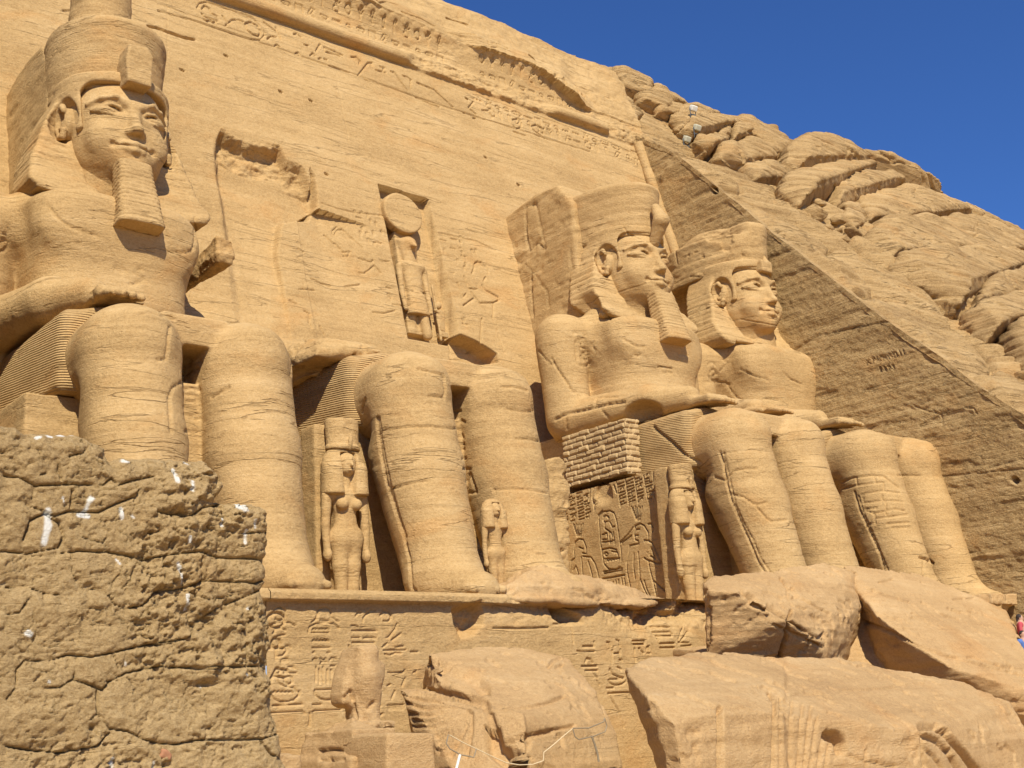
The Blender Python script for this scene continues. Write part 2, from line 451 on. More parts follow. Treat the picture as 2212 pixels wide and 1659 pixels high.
M_BLOCK = stone("fallen sandstone", (.40, .25, .115), (.53, .345, .16), (.62, .435, .225), strata=.5, bump=.9, grit=.85, fsc=1.7, bdist=.045, seams=.06, pits=.3)
M_MUD = stone("dried mud brick", (.28, .182, .080), (.43, .298, .138), (.54, .392, .20), strata=.15, bump=.9, grit=1.1, sscale=3, pits=.2, stain=(.80, .78, .70), bdist=.014, fsc=6.0, seams=.1)
M_PALE = stone("restored pale stone", (.38, .255, .12), (.52, .37, .185), (.62, .46, .26), strata=.3, bump=.6, grit=.6)
M_SAND = stone("sand floor", (.38, .25, .115), (.48, .33, .155), (.57, .41, .21), strata=.1, bump=.5, grit=.6)
# ------------------------------------------------------------------ the seated colossi
def head_field(cx, dx=0, dy=0):
    o = cx+dx
    F = Field((o-1.75, -3.3+dy, 11.9), (o+1.75, 1.0+dy, 16.3), .034)
    def E(c, r, k=.2): F.add(Ell((o+c[0], c[1]+dy, c[2]), r), k)
    def C(a, b, ra, rb, k=.08): F.add(Cap((o+a[0], a[1]+dy, a[2]), (o+b[0], b[1]+dy, b[2]), ra, rb), k)
    E((0, -.95, 14.85), (1.40, 1.48, 1.55))
    E((0, -1.15, 13.85), (1.27, 1.30, 1.15), .4)
    E((0, -1.55, 13.45), (.92, .90, .66), .35)
    E((0, -2.08, 13.14), (.42, .36, .30), .25)                       # chin
    for s in (-1, 1):
        E((s*.72, -1.95, 13.95), (.48, .42, .50), .25)                # cheek
    C((0, -.9, 13.2), (0, -.7, 11.8), .98, 1.02, .3)                  # neck
    for s in (-1, 1):
        F.cut(Ell((o+s*.63, -2.58+dy, 14.82), (.52, .38, .22)), .10)  # eye sockets
        E((s*.64, -2.05, 14.75), (.40, .24, .17), .02)               # eyeball
        for q, (z, yy) in enumerate(((.15, 0), (-.13, .02))):          # lids
            pr = [(s*.22, -2.20+yy, 14.68), (s*.40, -2.30+yy, 14.75+z*.85), (s*.64, -2.31+yy, 14.76+z*1.1), (s*.88, -2.16+yy, 14.75+z*.75), (s*1.12, -1.92+yy, 14.76)]
            for a, b in zip(pr[:-1], pr[1:]): C(a, b, .050 if q == 0 else .038, .046 if q == 0 else .034, .015)
        pr = [(s*.22, -2.40, 15.02), (s*.55, -2.42, 15.16), (s*.9, -2.20, 15.10), (s*1.2, -1.85, 14.95)]
        for a, b in zip(pr[:-1], pr[1:]): C((a[0], a[1]+.06, a[2]+.03), (b[0], b[1]+.06, b[2]+.03), .055, .045, .12)      # brow
    C((0, -2.28, 14.98), (0, -2.60, 14.17), .11, .17, .16)            # nose
    E((0, -2.66, 14.11), (.16, .17, .13), .10)
    for s in (-1, 1):
        E((s*.18, -2.44, 14.07), (.14, .19, .12), .10)
        F.cut(Ell((o+s*.11, -2.58+dy, 13.95), (.05, .08, .04)), .03)
    for s in (-1, 1):                                                  # lips
        C((s*.02, -2.52, 13.70), (s*.26, -2.46, 13.70), .10, .085, .06); C((s*.26, -2.46, 13.70), (s*.50, -2.24, 13.68), .085, .035, .05)
        C((s*.0, -2.50, 13.52), (s*.24, -2.44, 13.53), .105, .09, .06); C((s*.24, -2.44, 13.53), (s*.46, -2.24, 13.62), .09, .03, .05)
    for s in (-1, 1):
        F.cut(Cap((o, -2.66+dy, 13.61), (o+s*.5, -2.36+dy, 13.64), .035, .02), .02)
        F.cut(Ell((o+s*.60, -2.36+dy, 13.64), (.07, .08, .08)), .12)
    F.cut(Ell((o, -2.60+dy, 13.32), (.32, .14, .06)), .1)
    for s in (-1, 1):                                                  # ears, set forward of the cloth
        X = s*1.44
        F.add(Ell((o+X, -.95+dy, 14.62), (.22, .34, .52)), .06)
        rim = [(-.72, 14.42), (-.66, 14.85), (-.80, 15.10), (-1.05, 15.12), (-1.24, 14.92), (-1.26, 14.7)]
        rim = [(-1.12, 14.95), (-1.0, 15.13), (-.78, 15.08), (-.66, 14.80), (-.72, 14.45), (-.90, 14.18), (-1.12, 14.12), (-1.18, 14.3)]
        for a, b in zip(rim[:-1], rim[1:]): C((s*1.62, *a), (s*1.62, *b), .095, .095, .03)
        F.cut(Ell((o+s*1.70, -.96+dy, 14.70), (.16, .20, .30)), .05)
        C((s*1.56, -1.05, 14.62), (s*1.60, -.98, 14.45), .08, .1, .04)
        F.cut(Ell((o+s*1.74, -1.0+dy, 14.52), (.12, .10, .10)), .03)
    F.cut(Box((o, dy-1, 16.9), (3, 3, 1.0), .02), .02)
    return F
def cloth_field(cx, dx, dy):
    """royal headcloth: frame round the face, flaring wings and lappets"""
    o = cx+dx
    F = Field((o-3.0, -3.6+dy, 10.0), (o+3.0, 2.2, 16.4), .045)
    F.add(ECol(14.2, 16.1, (o, -.55+dy), (o, -.55+dy), (1.72, 1.72), (1.70, 1.78), .15), .05)
    for s in (-1, 1):
        w = [(o+s*.95, 15.75), (o+s*1.62, 15.7), (o+s*2.05, 14.7), (o+s*2.50, 13.3), (o+s*2.75, 12.35), (o+s*2.55, 12.0), (o+s*1.95, 11.85), (o+s*1.80, 10.75), (o+s*1.6, 10.5), (o+s*.80, 10.5), (o+s*.72, 12.2), (o+s*.85, 13.4)]
        F.add(Shear(Prism(w, 'y', -.85+dy, .75+dy, .16), [10.4, 11.2, 12.2, 13.2, 15.2], [1.66, 1.58, 1.12, .42, 0]), .08)
    F.add(Ell((o, .1+dy, 14.0), (1.9, 1.2, 2.0)), .2)
    # opening for face and neck
    F.cut(ECol(12.4, 15.72, (o, -2.6+dy), (o, -2.2+dy), (1.22, 1.9), (1.42, 1.80), .35), .08)
    # hollow in front of the ears and the temple cut
    for s in (-1, 1): F.cut(Ell((o+s*1.62, -1.15+dy, 14.65), (.42, .52, .72)), .08)
    # stripes
    sl, x, y, z = F.blk((o-3, -3+dy, 10), (o+3, 2.2, 14.9), 0)
    F.d[sl] += (.022*sst(.5, 1.0, np.sin((z-.15*np.abs(x-o))*2*math.pi/.27))).astype(np.float32)*((np.abs(x-o) > 1.5) & (z > 12.0))+0*y
    return F
def crown_field(cx, dx, dy, kind):
    o = cx+dx-.04; cy = (.50 if kind != 'full' else -.12)+dy; ky = 1.0 if kind != 'full' else .70; kx = 1.0 if kind != 'full' else .96
    F = Field((o-2.4, cy-3.4, 15.1), (o+2.4, 5.0, 21.5), .05)
    F.add(ECol(15.66, 18.0, (o, cy), (o, cy+.05), (1.70*kx, 2.75*ky), (1.84*kx, 3.05*ky), .30), .05)
    F.add(ECol(15.62, 15.86, (o, cy), (o, cy), (1.72*kx, 2.78*ky), (1.74*kx, 2.81*ky), .05), .05)
    if kind == 'full':
        F.add(ECol(17.9, 21.2, (o-.05, cy+.35), (o-.05, cy+.5), (.98, .98), (.9, .9), .2), .12)
        F.add(Ell((o, cy, 17.9), (1.72, 2.08, .42)), .15)
    if kind == 'flat':
        F.add(Ell((o, cy, 17.75), (1.76, 2.95, .45)), .15)
    if kind == 'worn':
        F.cut(Box((o-1.6, cy+.3, 18.3), (1.05, 3.2, .85), .15, ry=.12), .2)
        F.add(Ell((o+.35, cy+.2, 17.75), (1.2, 1.8, .75)), .2)
    return F
def beard_field(cx, dx, dy):
    o = cx+dx
    F = Field((o-1.1, -4.3+dy, 10.5), (o+1.1, -1.6+dy, 13.6), .036)
    F.add(ECol(10.6, 13.15, (o, -2.98+dy), (o, -2.30+dy), (.72, .50), (.49, .36), .06, 5.0), .03)
    sl, x, y, z = F.blk((o-1.1, -4.3+dy, 10.5), (o+1.1, -1.6+dy, 12.95), 0)
    F.d[sl] += (.022*sst(.3, 1.0, np.sin((z+.22*(y-dy))*2*math.pi/.155))).astype(np.float32)+0*x
    F.cut(Box((o, -3.0+dy, 10.5), (1.2, 1.3, .42), .03, rx=math.radians(-8)), .03)
    return F
def uraeus_field(cx, dx, dy, kind):
    o = cx+dx
    F = Field((o-.7, -3.5+dy, 15.0), (o+.7, -1.6+dy, 17.3), .036)
    if kind == 'block':
        F.add(Prism([(o-.36, 15.55), (o+.36, 15.55), (o+.42, 16.55), (o+.22, 16.85), (o-.36, 16.78), (o-.44, 16.3)], 'y', -2.78+dy, -2.0+dy, .07), .05)
    elif kind == 'cobra':
        F.add(Cap((o, -2.35+dy, 15.35), (o, -2.85+dy, 16.1), .20, .30, sx=1.2), .05)
        F.add(Cap((o, -2.85+dy, 16.1), (o, -2.62+dy, 16.75), .30, .18, sx=1.1), .1)
        F.cut(Ell((o, -2.30+dy, 16.3), (.5, .28, .42)), .1)
    else:
        F.add(Box((o, -2.3+dy, 15.75), (.36, .25, .28), .08), .05)
        F.add(Cap((o+.1, -2.4+dy, 15.9), (o+.15, -2.3+dy, 16.3), .16, .08), .1)
    return F

def colossus(cx, label, which, hd=(0, 0), lines=(), legfix=False):
    T = thing("seated_colossus", label, "statue", (cx, -4.0, 0), "seated colossi carved along the cliff temple front")
    full = which != 'broken'
    zt = 13.0 if full else 9.6
    # --- legs
    F = Field((cx-3.1, -10.6, -.3), (cx+3.1, -3.2, 7.9), .045)
    for s in (-1, 1):
        F.add(Cap((cx+s*1.5, -6.55, 5.92), (cx+s*1.5, -4.2, 6.12), 1.17, 1.22), .1)
        F.add(Cap((cx+s*1.5, -6.62, 5.95), (cx+s*1.5, -7.15, 3.6), 1.18, 1.12), .25)
        F.add(Cap((cx+s*1.5, -7.15, 3.6), (cx+s*1.47, -7.85, .9), 1.12, .96), .25)
        F.add(Cap((cx+s*1.5, -6.3, 4.2), (cx+s*1.5, -7.3, 1.2), 1.0, .75), .35)      # calf
        F.add(Ell((cx+s*1.5, -7.55, 6.15), (.62, .34, .62)), .35)                     # kneecap
        F.add(Cap((cx+s*1.48, -7.9, .45), (cx+s*1.52, -9.35, .15), .88, .50, sx=1.15), .5)
        for f in range(5): F.add(Cap((cx+s*1.5+(f-2)*.22, -9.3, .16), (cx+s*1.5+(f-2)*.23, -9.72, .12), .13, .12), .05)
        F.add(Cap((cx+s*(1.5+.93), -7.15, 4.9), (cx+s*(1.5+.62), -8.05, .6), .09, .09), .06) # shin ridge
    F.add(Box((cx, -6.0, 6.62), (.9, 1.1, .42), .1), .12)                             # apron between the knees
    F.add(Box((cx, -5.6, 2.7), (.75, .95, 3.0), .05), .05)                             # slab between the shins
    F.cut(Box((cx, -6.75, 5.85), (.32, .9, .40), .04), .05)
    finish("legs", F, M_STATUE, T, .016, .8, lines=lines, chips=.012, seed=int(cx) % 7, strata=.004)
    # --- kilt
    F = Field((cx-3.2, -6.2, 4.9), (cx+3.2, .6, 7.9), .06)
    F.add(Box((cx, -2.7, 6.2), (2.80, 2.95, 1.08), .30), .05)
    for s in (-1, 1): F.add(Cap((cx+s*1.45, -5.2, 6.22), (cx+s*1.4, -.5, 6.45), 1.28, 1.30), .3)
    F.cut(Box((cx, -7.2, 6), (4, 1.5, 3), .02), .03); F.cut(Box((cx, -3, 4.2), (4, 5, .95), .02), .03)
    finish("kilt", F, M_KILT, T, .015, lines=lines, seed=3, strata=.006)
    # --- torso, arms, hands
    if full:
        F = Field((cx-4.3, -6.9, 6.6), (cx+4.3, 1.6, 13.3), .06)
        F.add(ECol(6.8, 9.2, (cx, -.75), (cx, -.78), (2.08, 1.65), (2.12, 1.78), .3, 2.6), .1)
        F.add(ECol(8.4, 11.95, (cx, -.78), (cx, -.72), (2.10, 1.80), (2.55, 1.98), .40, 3.0), .5)
        F.add(Cap((cx-2.9, -.1, 11.35), (cx+(2.9 if which == 'third' else 1.7), -.1, 11.35), .95, .95), .5)
        if which == 'fourth': F.add(ECol(7.0, 11.6, (cx+.55, -.85), (cx+.1, -.75), (2.1, 1.75), (2.3, 1.85), .4, 2.4), .4)
        F.add(Cap((cx-1.6, -.7, 12.0), (cx+1.6, -.7, 12.0), .85, .85), .4)
        F.add(Cap((cx, -.7, 12.0), (cx, -.8, 13.3), 1.05, 1.0), .3)
        for s in (-1, 1): F.add(Ell((cx+s*1.12, -2.12, 10.95), (1.1, .34, .7)), .7)
        F.add(Ell((cx, -2.1, 8.5), (1.2, .35, 1.0)), .4)
        for s in (-1, 1):
            if which == 'first' and s == 1:
                F.cut(Prism([(cx+2.8, 13), (cx+2.75, 11.6), (cx+2.6, 10.6), (cx+2.4, 9.4), (cx+2.25, 7), (cx+6, 6.5), (cx+6, 13)], 'y', -4, 3, .2), .25); continue
            if which == 'fourth' and s == 1: continue
            F.add(Cap((cx+s*3.25, .15, 11.45), (cx+s*3.2, .0, 8.15), .98, .88), .25)
            F.add(Cap((cx+s*3.15, .0, 8.05), (cx+s*2.40, -3.6, 8.05), .82, .64), .2)
            F.add(Cap((cx+s*2.35, -3.6, 8.05), (cx+s*1.85, -5.0, 7.92), .62, .42), .2)
            F.add(Box((cx+s*1.62, -5.55, 7.66), (.50, .75, .17), .12, rz=s*.12, rx=.08), .15)
            for f in range(4):
                a = cx+s*1.62+(f-1.5)*.25
                F.add(Cap((a, -5.9, 7.68), (a-s*.03, -6.75+.08*abs(f-1.3), 7.42), .115, .095), .03)
            F.add(Cap((cx+s*1.2, -5.2, 7.72), (cx+s*1.0, -6.0, 7.55), .13, .10), .05)
            F.add(Box((cx+s*2.9, -.2, 7.4), (.5, .9, .5), .2), .2)
        if which == 'third':                                        # broken forearm
            F.cut(Ell((cx-2.9, -3.6, 7.55), (.75, .75, .45)), .12); F.cut(Ell((cx-3.1, -2.8, 7.35), (.5, .8, .25)), .12)
        if which == 'fourth':
            F.cut(Ell((cx+3.3, -1.4, 11.6), (.8, 1.0, .8)), .3)
        finish("torso", F, M_STATUE, T, .018, .9, lines=lines, chips=.015, seed=5+int(cx) % 5, strata=.005)
        dx, dy = hd
        hF = finish("head", head_field(cx, dx, dy), M_STATUE, T, .010, 2.0, lines=lines, seed=9, strata=.006, depth=.03, width=.035)
        cF = cloth_field(cx, dx, dy)
        if which == 'fourth':
            cF.cut(Box((cx+dx-1.2, -2.0+dy, 10.9), (.9, 1.4, 1.25), .2), .15); cF.cut(Box((cx+dx+1.2, -2.0+dy, 10.9), (.9, 1.4, 1.1), .2), .15)
        if which == 'third':
            cF.cut(Ell((cx+dx-2.9, -.7, 12.5), (.7, .9, .8)), .3)
        finish("headcloth", cF, M_STATUE, T, .02, 1.5, lines=lines, chips=.03 if which != 'first' else .01, seed=12)
        ck = {'first': 'full', 'third': 'flat', 'fourth': 'worn'}[which]
        C = finish("crown", crown_field(cx, dx, dy, ck), M_STATUE, T, .02 if ck != 'worn' else .05, 1.2, lines=lines, chips=.02 if ck != 'worn' else .10, seed=15)
        finish("uraeus", uraeus_field(cx, dx, dy, {'first': 'block', 'third': 'cobra', 'fourth': 'stub'}[which]), M_STATUE, C, .02, 2.0, seed=16, strata=0)
        if which != 'fourth':
            finish("beard", beard_field(cx, dx, dy), M_STATUE, T, .012, 2.0, seed=17, strata=0)
    # --- back pillar
    if full:
        hp = {'first': 1.5, 'third': 2.05, 'fourth': 1.25}[which]; tp = {'first': -.5, 'third': 0, 'fourth': -1.8}[which]
        F = Field((cx-2.3, -.6, 6.5), (cx+2.3, 6.0, 19.2), .075)
        F.add(Prism([(.0, 6.8), (.05, 17.6+tp), (.9, 18.7+tp), (2.4, 18.9+tp), (5.2, 18.4+tp), (5.2, 6.8)], 'x', cx-hp, cx+hp, .2), .05)
        finish("back_pillar", F, M_WALL, T, .03, lines=lines, chips=.04, seed=20)
    # --- throne
    F = Field((cx-3.6, -5.4, -.35), (cx+3.6, 2.6, 7.7), .07)
    F.add(Box((cx, -1.5, 2.45), (3.44, 3.70, 2.68), .05), .02)
    F.add(Box((cx, 1.2, 6.2), (3.44, 1.1, 1.35), .08), .05)
    if which == 'broken':                                          # rubble of the fallen upper body
        F.d[:] = F.d
    T2 = finish("throne", F, M_WALL, T, .015, lines=lines, chips=.015, seed=21)
    return T, T2

def queen(x, y, z0, h, label, cat="statue", group="small standing figures beside the colossi legs", face=True, rz=0., tall=True, female=True, lines=None, name="queen_statue"):
    """standing figure with long wig, tall plumed cap and arms at the sides; h = total height"""
    T = thing(name, label, cat, (x, y, z0), group)
    k = h/5.0
    w = .030 if h > 3 else .022
    F = Field((x-.85*k, y-.75*k, z0-.02), (x+.85*k, y+.75*k, z0+4.25*k), w)
    def P(a): return (x+a[0]*k, y+a[1]*k, z0+a[2]*k)
    def C(a, b, ra, rb, kk=.06, **q): F.add(Cap(P(a), P(b), ra*k, rb*k, **q), kk*k)
    def E(c, r, kk=.08): F.add(Ell(P(c), tuple(np.array(r)*k)), kk*k)
    for s in (-1, 1):
        C((s*.17, -.02, .1), (s*.19, 0, 1.0), .15, .20, .1); C((s*.19, 0, 1.0), (s*.20, 0, 1.75), .20, .27, .12)
        C((s*.16, -.1, .08), (s*.18, -.42, .06), .12, .09, .05)
    E((0, 0, 1.75), (.48, .30, .38), .15); E((0, -.02, 2.2), (.31, .22, .45), .15)
    E((0, 0, 2.75), (.40, .25, .42), .15); C((-.44, 0, 2.92), (.44, 0, 2.92), .16, .16, .12)
    for s in (-1, 1):
        if female: E((s*.21, -.22, 2.62), (.17, .16, .16), .04)
        C((s*.56, 0, 2.85), (s*.62, 0, 2.05), .145, .12, .03); C((s*.62, 0, 2.05), (s*.60, -.03, 1.40), .12, .10, .04)
        E((s*.60, -.05, 1.27), (.12, .15, .18), .03)
    C((0, 0, 3.0), (0, -.02, 3.5), .17, .17, .05)
    E((0, -.08, 3.74), (.27, .30, .35), .05); E((0, -.20, 3.56), (.17, .14, .13), .08)
    C((0, -.33, 3.82), (0, -.42, 3.66), .04, .055, .04)
    for s in (-1, 1):
        F.cut(Ell(P((s*.12, -.38, 3.82)), (.08*k, .06*k, .035*k)), .02); E((s*.12, -.30, 3.81), (.07, .045, .03), .01)
        C((0, -.355, 3.53), (s*.09, -.325, 3.535), .03, .018, .01)
    F.add(Box(P((0, .22, 1.9)), (.30*k, .25*k, 1.9*k), .03*k), .05)
    finish("body", F, M_STATUE, T, .008, 3.0, seed=int(x*3) % 9, strata=.004)
    F = Field((x-.9*k, y-.6*k, z0+2.5*k), (x+.9*k, y+.6*k, z0+4.35*k), w)
    F.add(Ell(P((0, .04, 3.80)), (.62*k, .36*k, .48*k)), .05)
    F.add(ECol(z0+2.88*k, z0+3.8*k, (x, y+.03*k), (x, y+.05*k), (.68*k, .30*k), (.63*k, .36*k), .07*k, 2.6), .06*k)
    for s in (-1, 1): F.add(ECol(z0+2.88*k, z0+3.7*k, (x+s*.36*k, y-.12*k), (x+s*.36*k, y-.06*k), (.29*k, .26*k), (.27*k, .26*k), .06*k), .1*k)
    F.cut(ECol(z0+2.6*k, z0+4.04*k, (x, y-.42*k), (x, y-.34*k), (.14*k, .3*k), (.28*k, .28*k), .06*k), .03)
    W_ = finish("wig", F, M_STATUE, T, .006, 3.0, seed=2, strata=.003)
    if tall:
        F = Field((x-.7*k, y-.6*k, z0+4.0*k), (x+.7*k, y+.6*k, z0+5.1*k), w)
        F.add(ECol(z0+4.12*k, z0+5.0*k, (x, y+.05*k), (x, y+.08*k), (.46*k, .34*k), (.50*k, .36*k), .05*k), .03)
        F.add(ECol(z0+4.12*k, z0+4.26*k, (x, y+.05*k), (x, y+.05*k), (.50*k, .38*k), (.50*k, .38*k), .03*k), .02)
        F.add(Cap(P((0, -.33, 4.12)), P((0, -.37, 4.42)), .05*k, .07*k), .03)
        finish("plumed_cap", F, M_STATUE, T, .006, 3.0, chips=.02, seed=4, strata=.003)
    return T
# ------------------------------------------------------------------ glyph strokes in a unit box (x right, y up)
def arc(cx, cy, rx, ry, a0, a1, n=12):
    return [(cx+rx*math.cos(math.radians(a0+(a1-a0)*i/n)), cy+ry*math.sin(math.radians(a0+(a1-a0)*i/n))) for i in range(n+1)]
GL = {
 'sun': [arc(.5, .5, .36, .36, 0, 360)],
 'loaf': [arc(.5, .3, .32, .36, 0, 180)+[(.82, .3)]],
 'reed': [[(.45, 0), (.45, .55)], [(.45, .5), (.35, .75), (.5, 1), (.62, .75), (.55, .5), (.45, .5)]],
 'water': [[(i/10, .5+(.12 if i % 2 else -.12)) for i in range(11)]],
 'eye': [arc(.5, .5, .48, .22, 0, 360), arc(.5, .5, .12, .14, 0, 360, 8)],
 'bird': [[(.1, .1), (.45, .35), (.75, .75), (.68, .95), (.5, .95), (.42, .78), (.25, .6), (.05, .2), (.1, .1)], [(.45, .35), (.5, 0), (.65, 0)], [(.68, .9), (.85, .85)]],
 'bar': [[(.05, .5), (.95, .5)], [(.05, .36), (.95, .36)]],
 'box': [[(.1, .1), (.1, .8), (.9, .8), (.9, .1)]],
 'cane': [[(.35, 0), (.35, .8), (.45, 1), (.62, .92), (.62, .75)]],
 'snake': [[(.02, .3), (.2, .5), (.4, .35), (.6, .5), (.8, .35), (.95, .7), (.85, .85)]],
 'basket': [[(.05, .6), (.95, .6)]+arc(.5, .6, .45, .35, 0, -180)],
 'man': [[(.2, .0), (.2, .35), (.45, .45), (.4, .75), (.7, .75), (.65, .45), (.85, .2), (.85, 0), (.2, 0)], arc(.55, .88, .13, .12, 0, 360, 8), [(.65, .6), (.95, .75)]],
 'ankh': [[(.5, 0), (.5, .5)], [(.2, .5), (.8, .5)], arc(.5, .75, .17, .24, 0, 360, 10)],
 'scarab': [arc(.5, .45, .26, .38, 0, 360), [(.24, .6), (.05, .85)], [(.76, .6), (.95, .85)], [(.26, .3), (.05, .05)], [(.74, .3), (.95, .05)]],
 'slab': [[(.1, .35), (.9, .35), (.9, .65), (.1, .65), (.1, .35)], [(.3, .65), (.3, .8)], [(.5, .65), (.5, .8)], [(.7, .65), (.7, .8)]],
 'feather': [[(.4, 0), (.4, .8), (.55, 1), (.7, .8), (.6, .1), (.4, .05)]],
 'adze': [[(.1, .1), (.5, .9), (.9, .8)], [(.35, .55), (.8, .45)]],
 'dots': [arc(.2, .5, .07, .07, 0, 360, 6), arc(.5, .5, .07, .07, 0, 360, 6), arc(.8, .5, .07, .07, 0, 360, 6)],
 'plant': [[(.5, 0), (.5, 1)], [(.5, .3), (.2, .7)], [(.5, .3), (.8, .7)], [(.5, .6), (.3, .95)], [(.5, .6), (.7, .95)]],
}
def glyph(k, x, y, w, h): return [[(x+p[0]*w, y+p[1]*h) for p in ln] for ln in GL[k]]
def cartouche(x, y, w, h, horiz=False):
    if horiz:
        r = h/2; o = arc(x+w-r, y+r, r, r, -90, 90)+arc(x+r, y+r, r, r, 90, 270); return [o+[o[0]], [(x+w+.07, y), (x+w+.07, y+h)]]
    r = w/2; o = arc(x+r, y+h-r, r, r, 0, 180)+arc(x+r, y+r, r, r, 180, 360); return [o+[o[0]], [(x, y-.07), (x+w, y-.07)]]

class Sheet:
    """a fine relief surface P(a,b)+n*h, h cut by strokes; a and b in metres"""
    def __init__(s, a0, a1, b0, b1, h):
        s.a = np.arange(a0, a1+h/2, h); s.b = np.arange(b0, b1+h/2, h); s.h = h
        s.A, s.B = np.meshgrid(s.a, s.b, indexing='ij'); s.D = np.zeros(s.A.shape)     # + = cut in
        s.G = np.zeros(s.A.shape)                                                        # strokes
    def stroke(s, pts, w=.06, d=.05):
        xs = [p[0] for p in pts]; ys = [p[1] for p in pts]
        i0 = max(0, int((min(xs)-w-s.a[0])/s.h)-1); i1 = min(len(s.a), int((max(xs)+w-s.a[0])/s.h)+3)
        j0 = max(0, int((min(ys)-w-s.b[0])/s.h)-1); j1 = min(len(s.b), int((max(ys)+w-s.b[0])/s.h)+3)
        if i1 <= i0 or j1 <= j0: return
        q = (slice(i0, i1), slice(j0, j1))
        s.G[q] = np.maximum(s.G[q], 1.25*d*(1-sst(w*.35, w*.9, seg_dist(s.A[q], s.B[q], pts))))
    def strokes(s, L, w=.06, d=.05):
        for l in L: s.stroke(l, w, d)
    def inside(s, poly):
        ins = np.zeros(s.A.shape, bool); n = len(poly)
        for i in range(n):
            x0, y0 = poly[i]; x1, y1 = poly[(i+1) % n]
            if abs(y1-y0) < 1e-9: continue
            ins ^= ((y0 > s.B) != (y1 > s.B)) & (s.A < (x1-x0)*(s.B-y0)/(y1-y0)+x0)
        return ins
    def sdist(s, poly):
        d = seg_dist(s.A, s.B, list(poly)+[poly[0]]); return np.where(s.inside(poly), -d, d)
    def faces(s, mask=None, flip=False):
        n, m = s.A.shape; I = np.arange(n*m).reshape(n, m)
        q = np.stack([I[:-1, :-1], I[1:, :-1], I[1:, 1:], I[:-1, 1:]], -1)
        if mask is not None: q = q[mask[:-1, :-1] & mask[1:, :-1] & mask[1:, 1:] & mask[:-1, 1:]]
        q = q.reshape(-1, 4)
        return q[:, ::-1] if flip else q
def Wp(pts): return [(lambda P: (P[0], P[2]))(atW(*p)) for p in pts]

# ------------------------------------------------------------------ facade
TF = thing("temple_facade", "tall smooth battered sandstone cliff front carved with cornice, inscription band and niche", "temple front", (0, 2, 0))
S = Sheet(-18.4, 16.75, -1.0, 31.0, .037)
A, B = S.A, S.B
P0 = np.stack([A, BAT*B, B], -1).reshape(-1, 3)
rough = fbm(P0, (.5, .5, .9), 5, 3).reshape(A.shape)
fine = fbm(P0, (2.5, 2.5, 4), 4, 5).reshape(A.shape)
D = S.D
D += .05*rough+.016*fine
D -= bedding_cracks(P0, 0, .008).reshape(A.shape)
D += .02*fbm(P0, (.1, .1, 2.4), 3, 8).reshape(A.shape)
# torus under the cornice (broken away in places), cavetto and top fillet
def along(x, pts): return np.interp(x, [p[0] for p in pts], [p[1] for p in pts])
jag = .35*fbm(np.stack([A.ravel(), A.ravel()*0, B.ravel()*.2], 1), (1.3, 1, 1), 4, 21).reshape(A.shape)
whole_t = np.maximum(sst(1.9, 1.2, A+jag), sst(9.6, 10.4, A+jag)*sst(13.9, 13.6, A+.3*jag))
zt = 25.98; rt = .36
tor = np.sqrt(np.maximum(rt**2-(B-zt)**2, 0))*1.25
D -= tor*whole_t
cav = np.clip((B-26.35)/(28.35-26.35), 0, 1)
whole_c = np.maximum(np.maximum(sst(-1.5, -2.5, A+jag*2)*0, along(A, [(-20, 1), (-.5, 1), (.5, .75), (2.6, .55), (4.2, .15), (5.0, .3), (5.8, .9), (11.8, 1), (12.6, .35), (13.5, 0), (20, 0)])), 0)
brk = fbm(P0, (.8, .8, .8), 4, 31).reshape(A.shape)
zc_ = along(A, [(-20, 28.4), (3.5, 28.3), (5.5, 28.0), (9.0, 28.25), (12.5, 27.0), (20, 27)])+.12*brk
ins = (B > 26.35) & (B < zc_)
D -= np.where(ins, .60*cav**2.2*(.6+.4*whole_c), 0)
up = B >= zc_
D -= np.where(up, (.60*whole_c+.10)*np.exp(-np.maximum(B-zc_-.5, 0)*.9)+.25*brk*sst(0, 1, B-zc_), 0)
D += np.where(up, .10*(B-zc_), 0)
D += np.where((B > 26.2) & (B < 28.6), .10*np.abs(brk)+.06*fine, 0)*(1.2-whole_c)
# battered rough strip where the torus is gone
D += ((1-whole_t)*sst(25.5, 25.7, B)*sst(26.7, 26.3, B))*(-.10+.35*brk+.16*fine)
# the scar of the collapsed upper body behind the second colossus
top = Wp(M(q1, [(1500, 990), (1545, 900), (1640, 950), (1760, 985), (1800, 1010), (1960, 1025), (2010, 1120), (2110, 1140), (2180, 1260)])+M(q3, [(200, 290), (260, 380), (325, 500)]))
tx = [p[0] for p in top]; tz = [p[1] for p in top]
ztop = np.interp(A, tx, tz)+.18*fbm(P0, (1.2, 0, 0), 4, 55).reshape(A.shape)
right = np.interp(B, [14.0, 15.4, 15.9, 16.6, 17.6], [-6.6, -6.2, -4.9, -4.5, -4.4])
xin = sst(tx[0]-.1, tx[0]+.35, A+.12*brk)*sst(0, .12, right-A+.05*brk)
hgt = ztop-B
scar = .55*sst(0.0, 1.0, hgt/(.75+.5*brk))*sst(9.5, 1.5, hgt)*xin*(hgt > 0)
D += scar
D += ((hgt > 0) & (hgt < 1.4))*xin*.22*fbm(P0, (2.2, 2.2, 3.2), 4, 66).reshape(A.shape)
# ledge to the right of the scar with its hanging lip
lp = Wp(M(q3, [(150, 715), (300, 630), (640, 750)]))
lz = np.interp(A, [p[0] for p in lp], [p[1] for p in lp]); hl = lz-B
inl = (A > lp[0][0]) & (A < lp[2][0])
lipw = along(A, [(lp[0][0], .12), (lp[1][0], .42), (lp[2][0], .02)])
D += np.where(inl & (hl > 0), lipw*np.exp(-np.maximum(hl, 0)/3.5), 0)
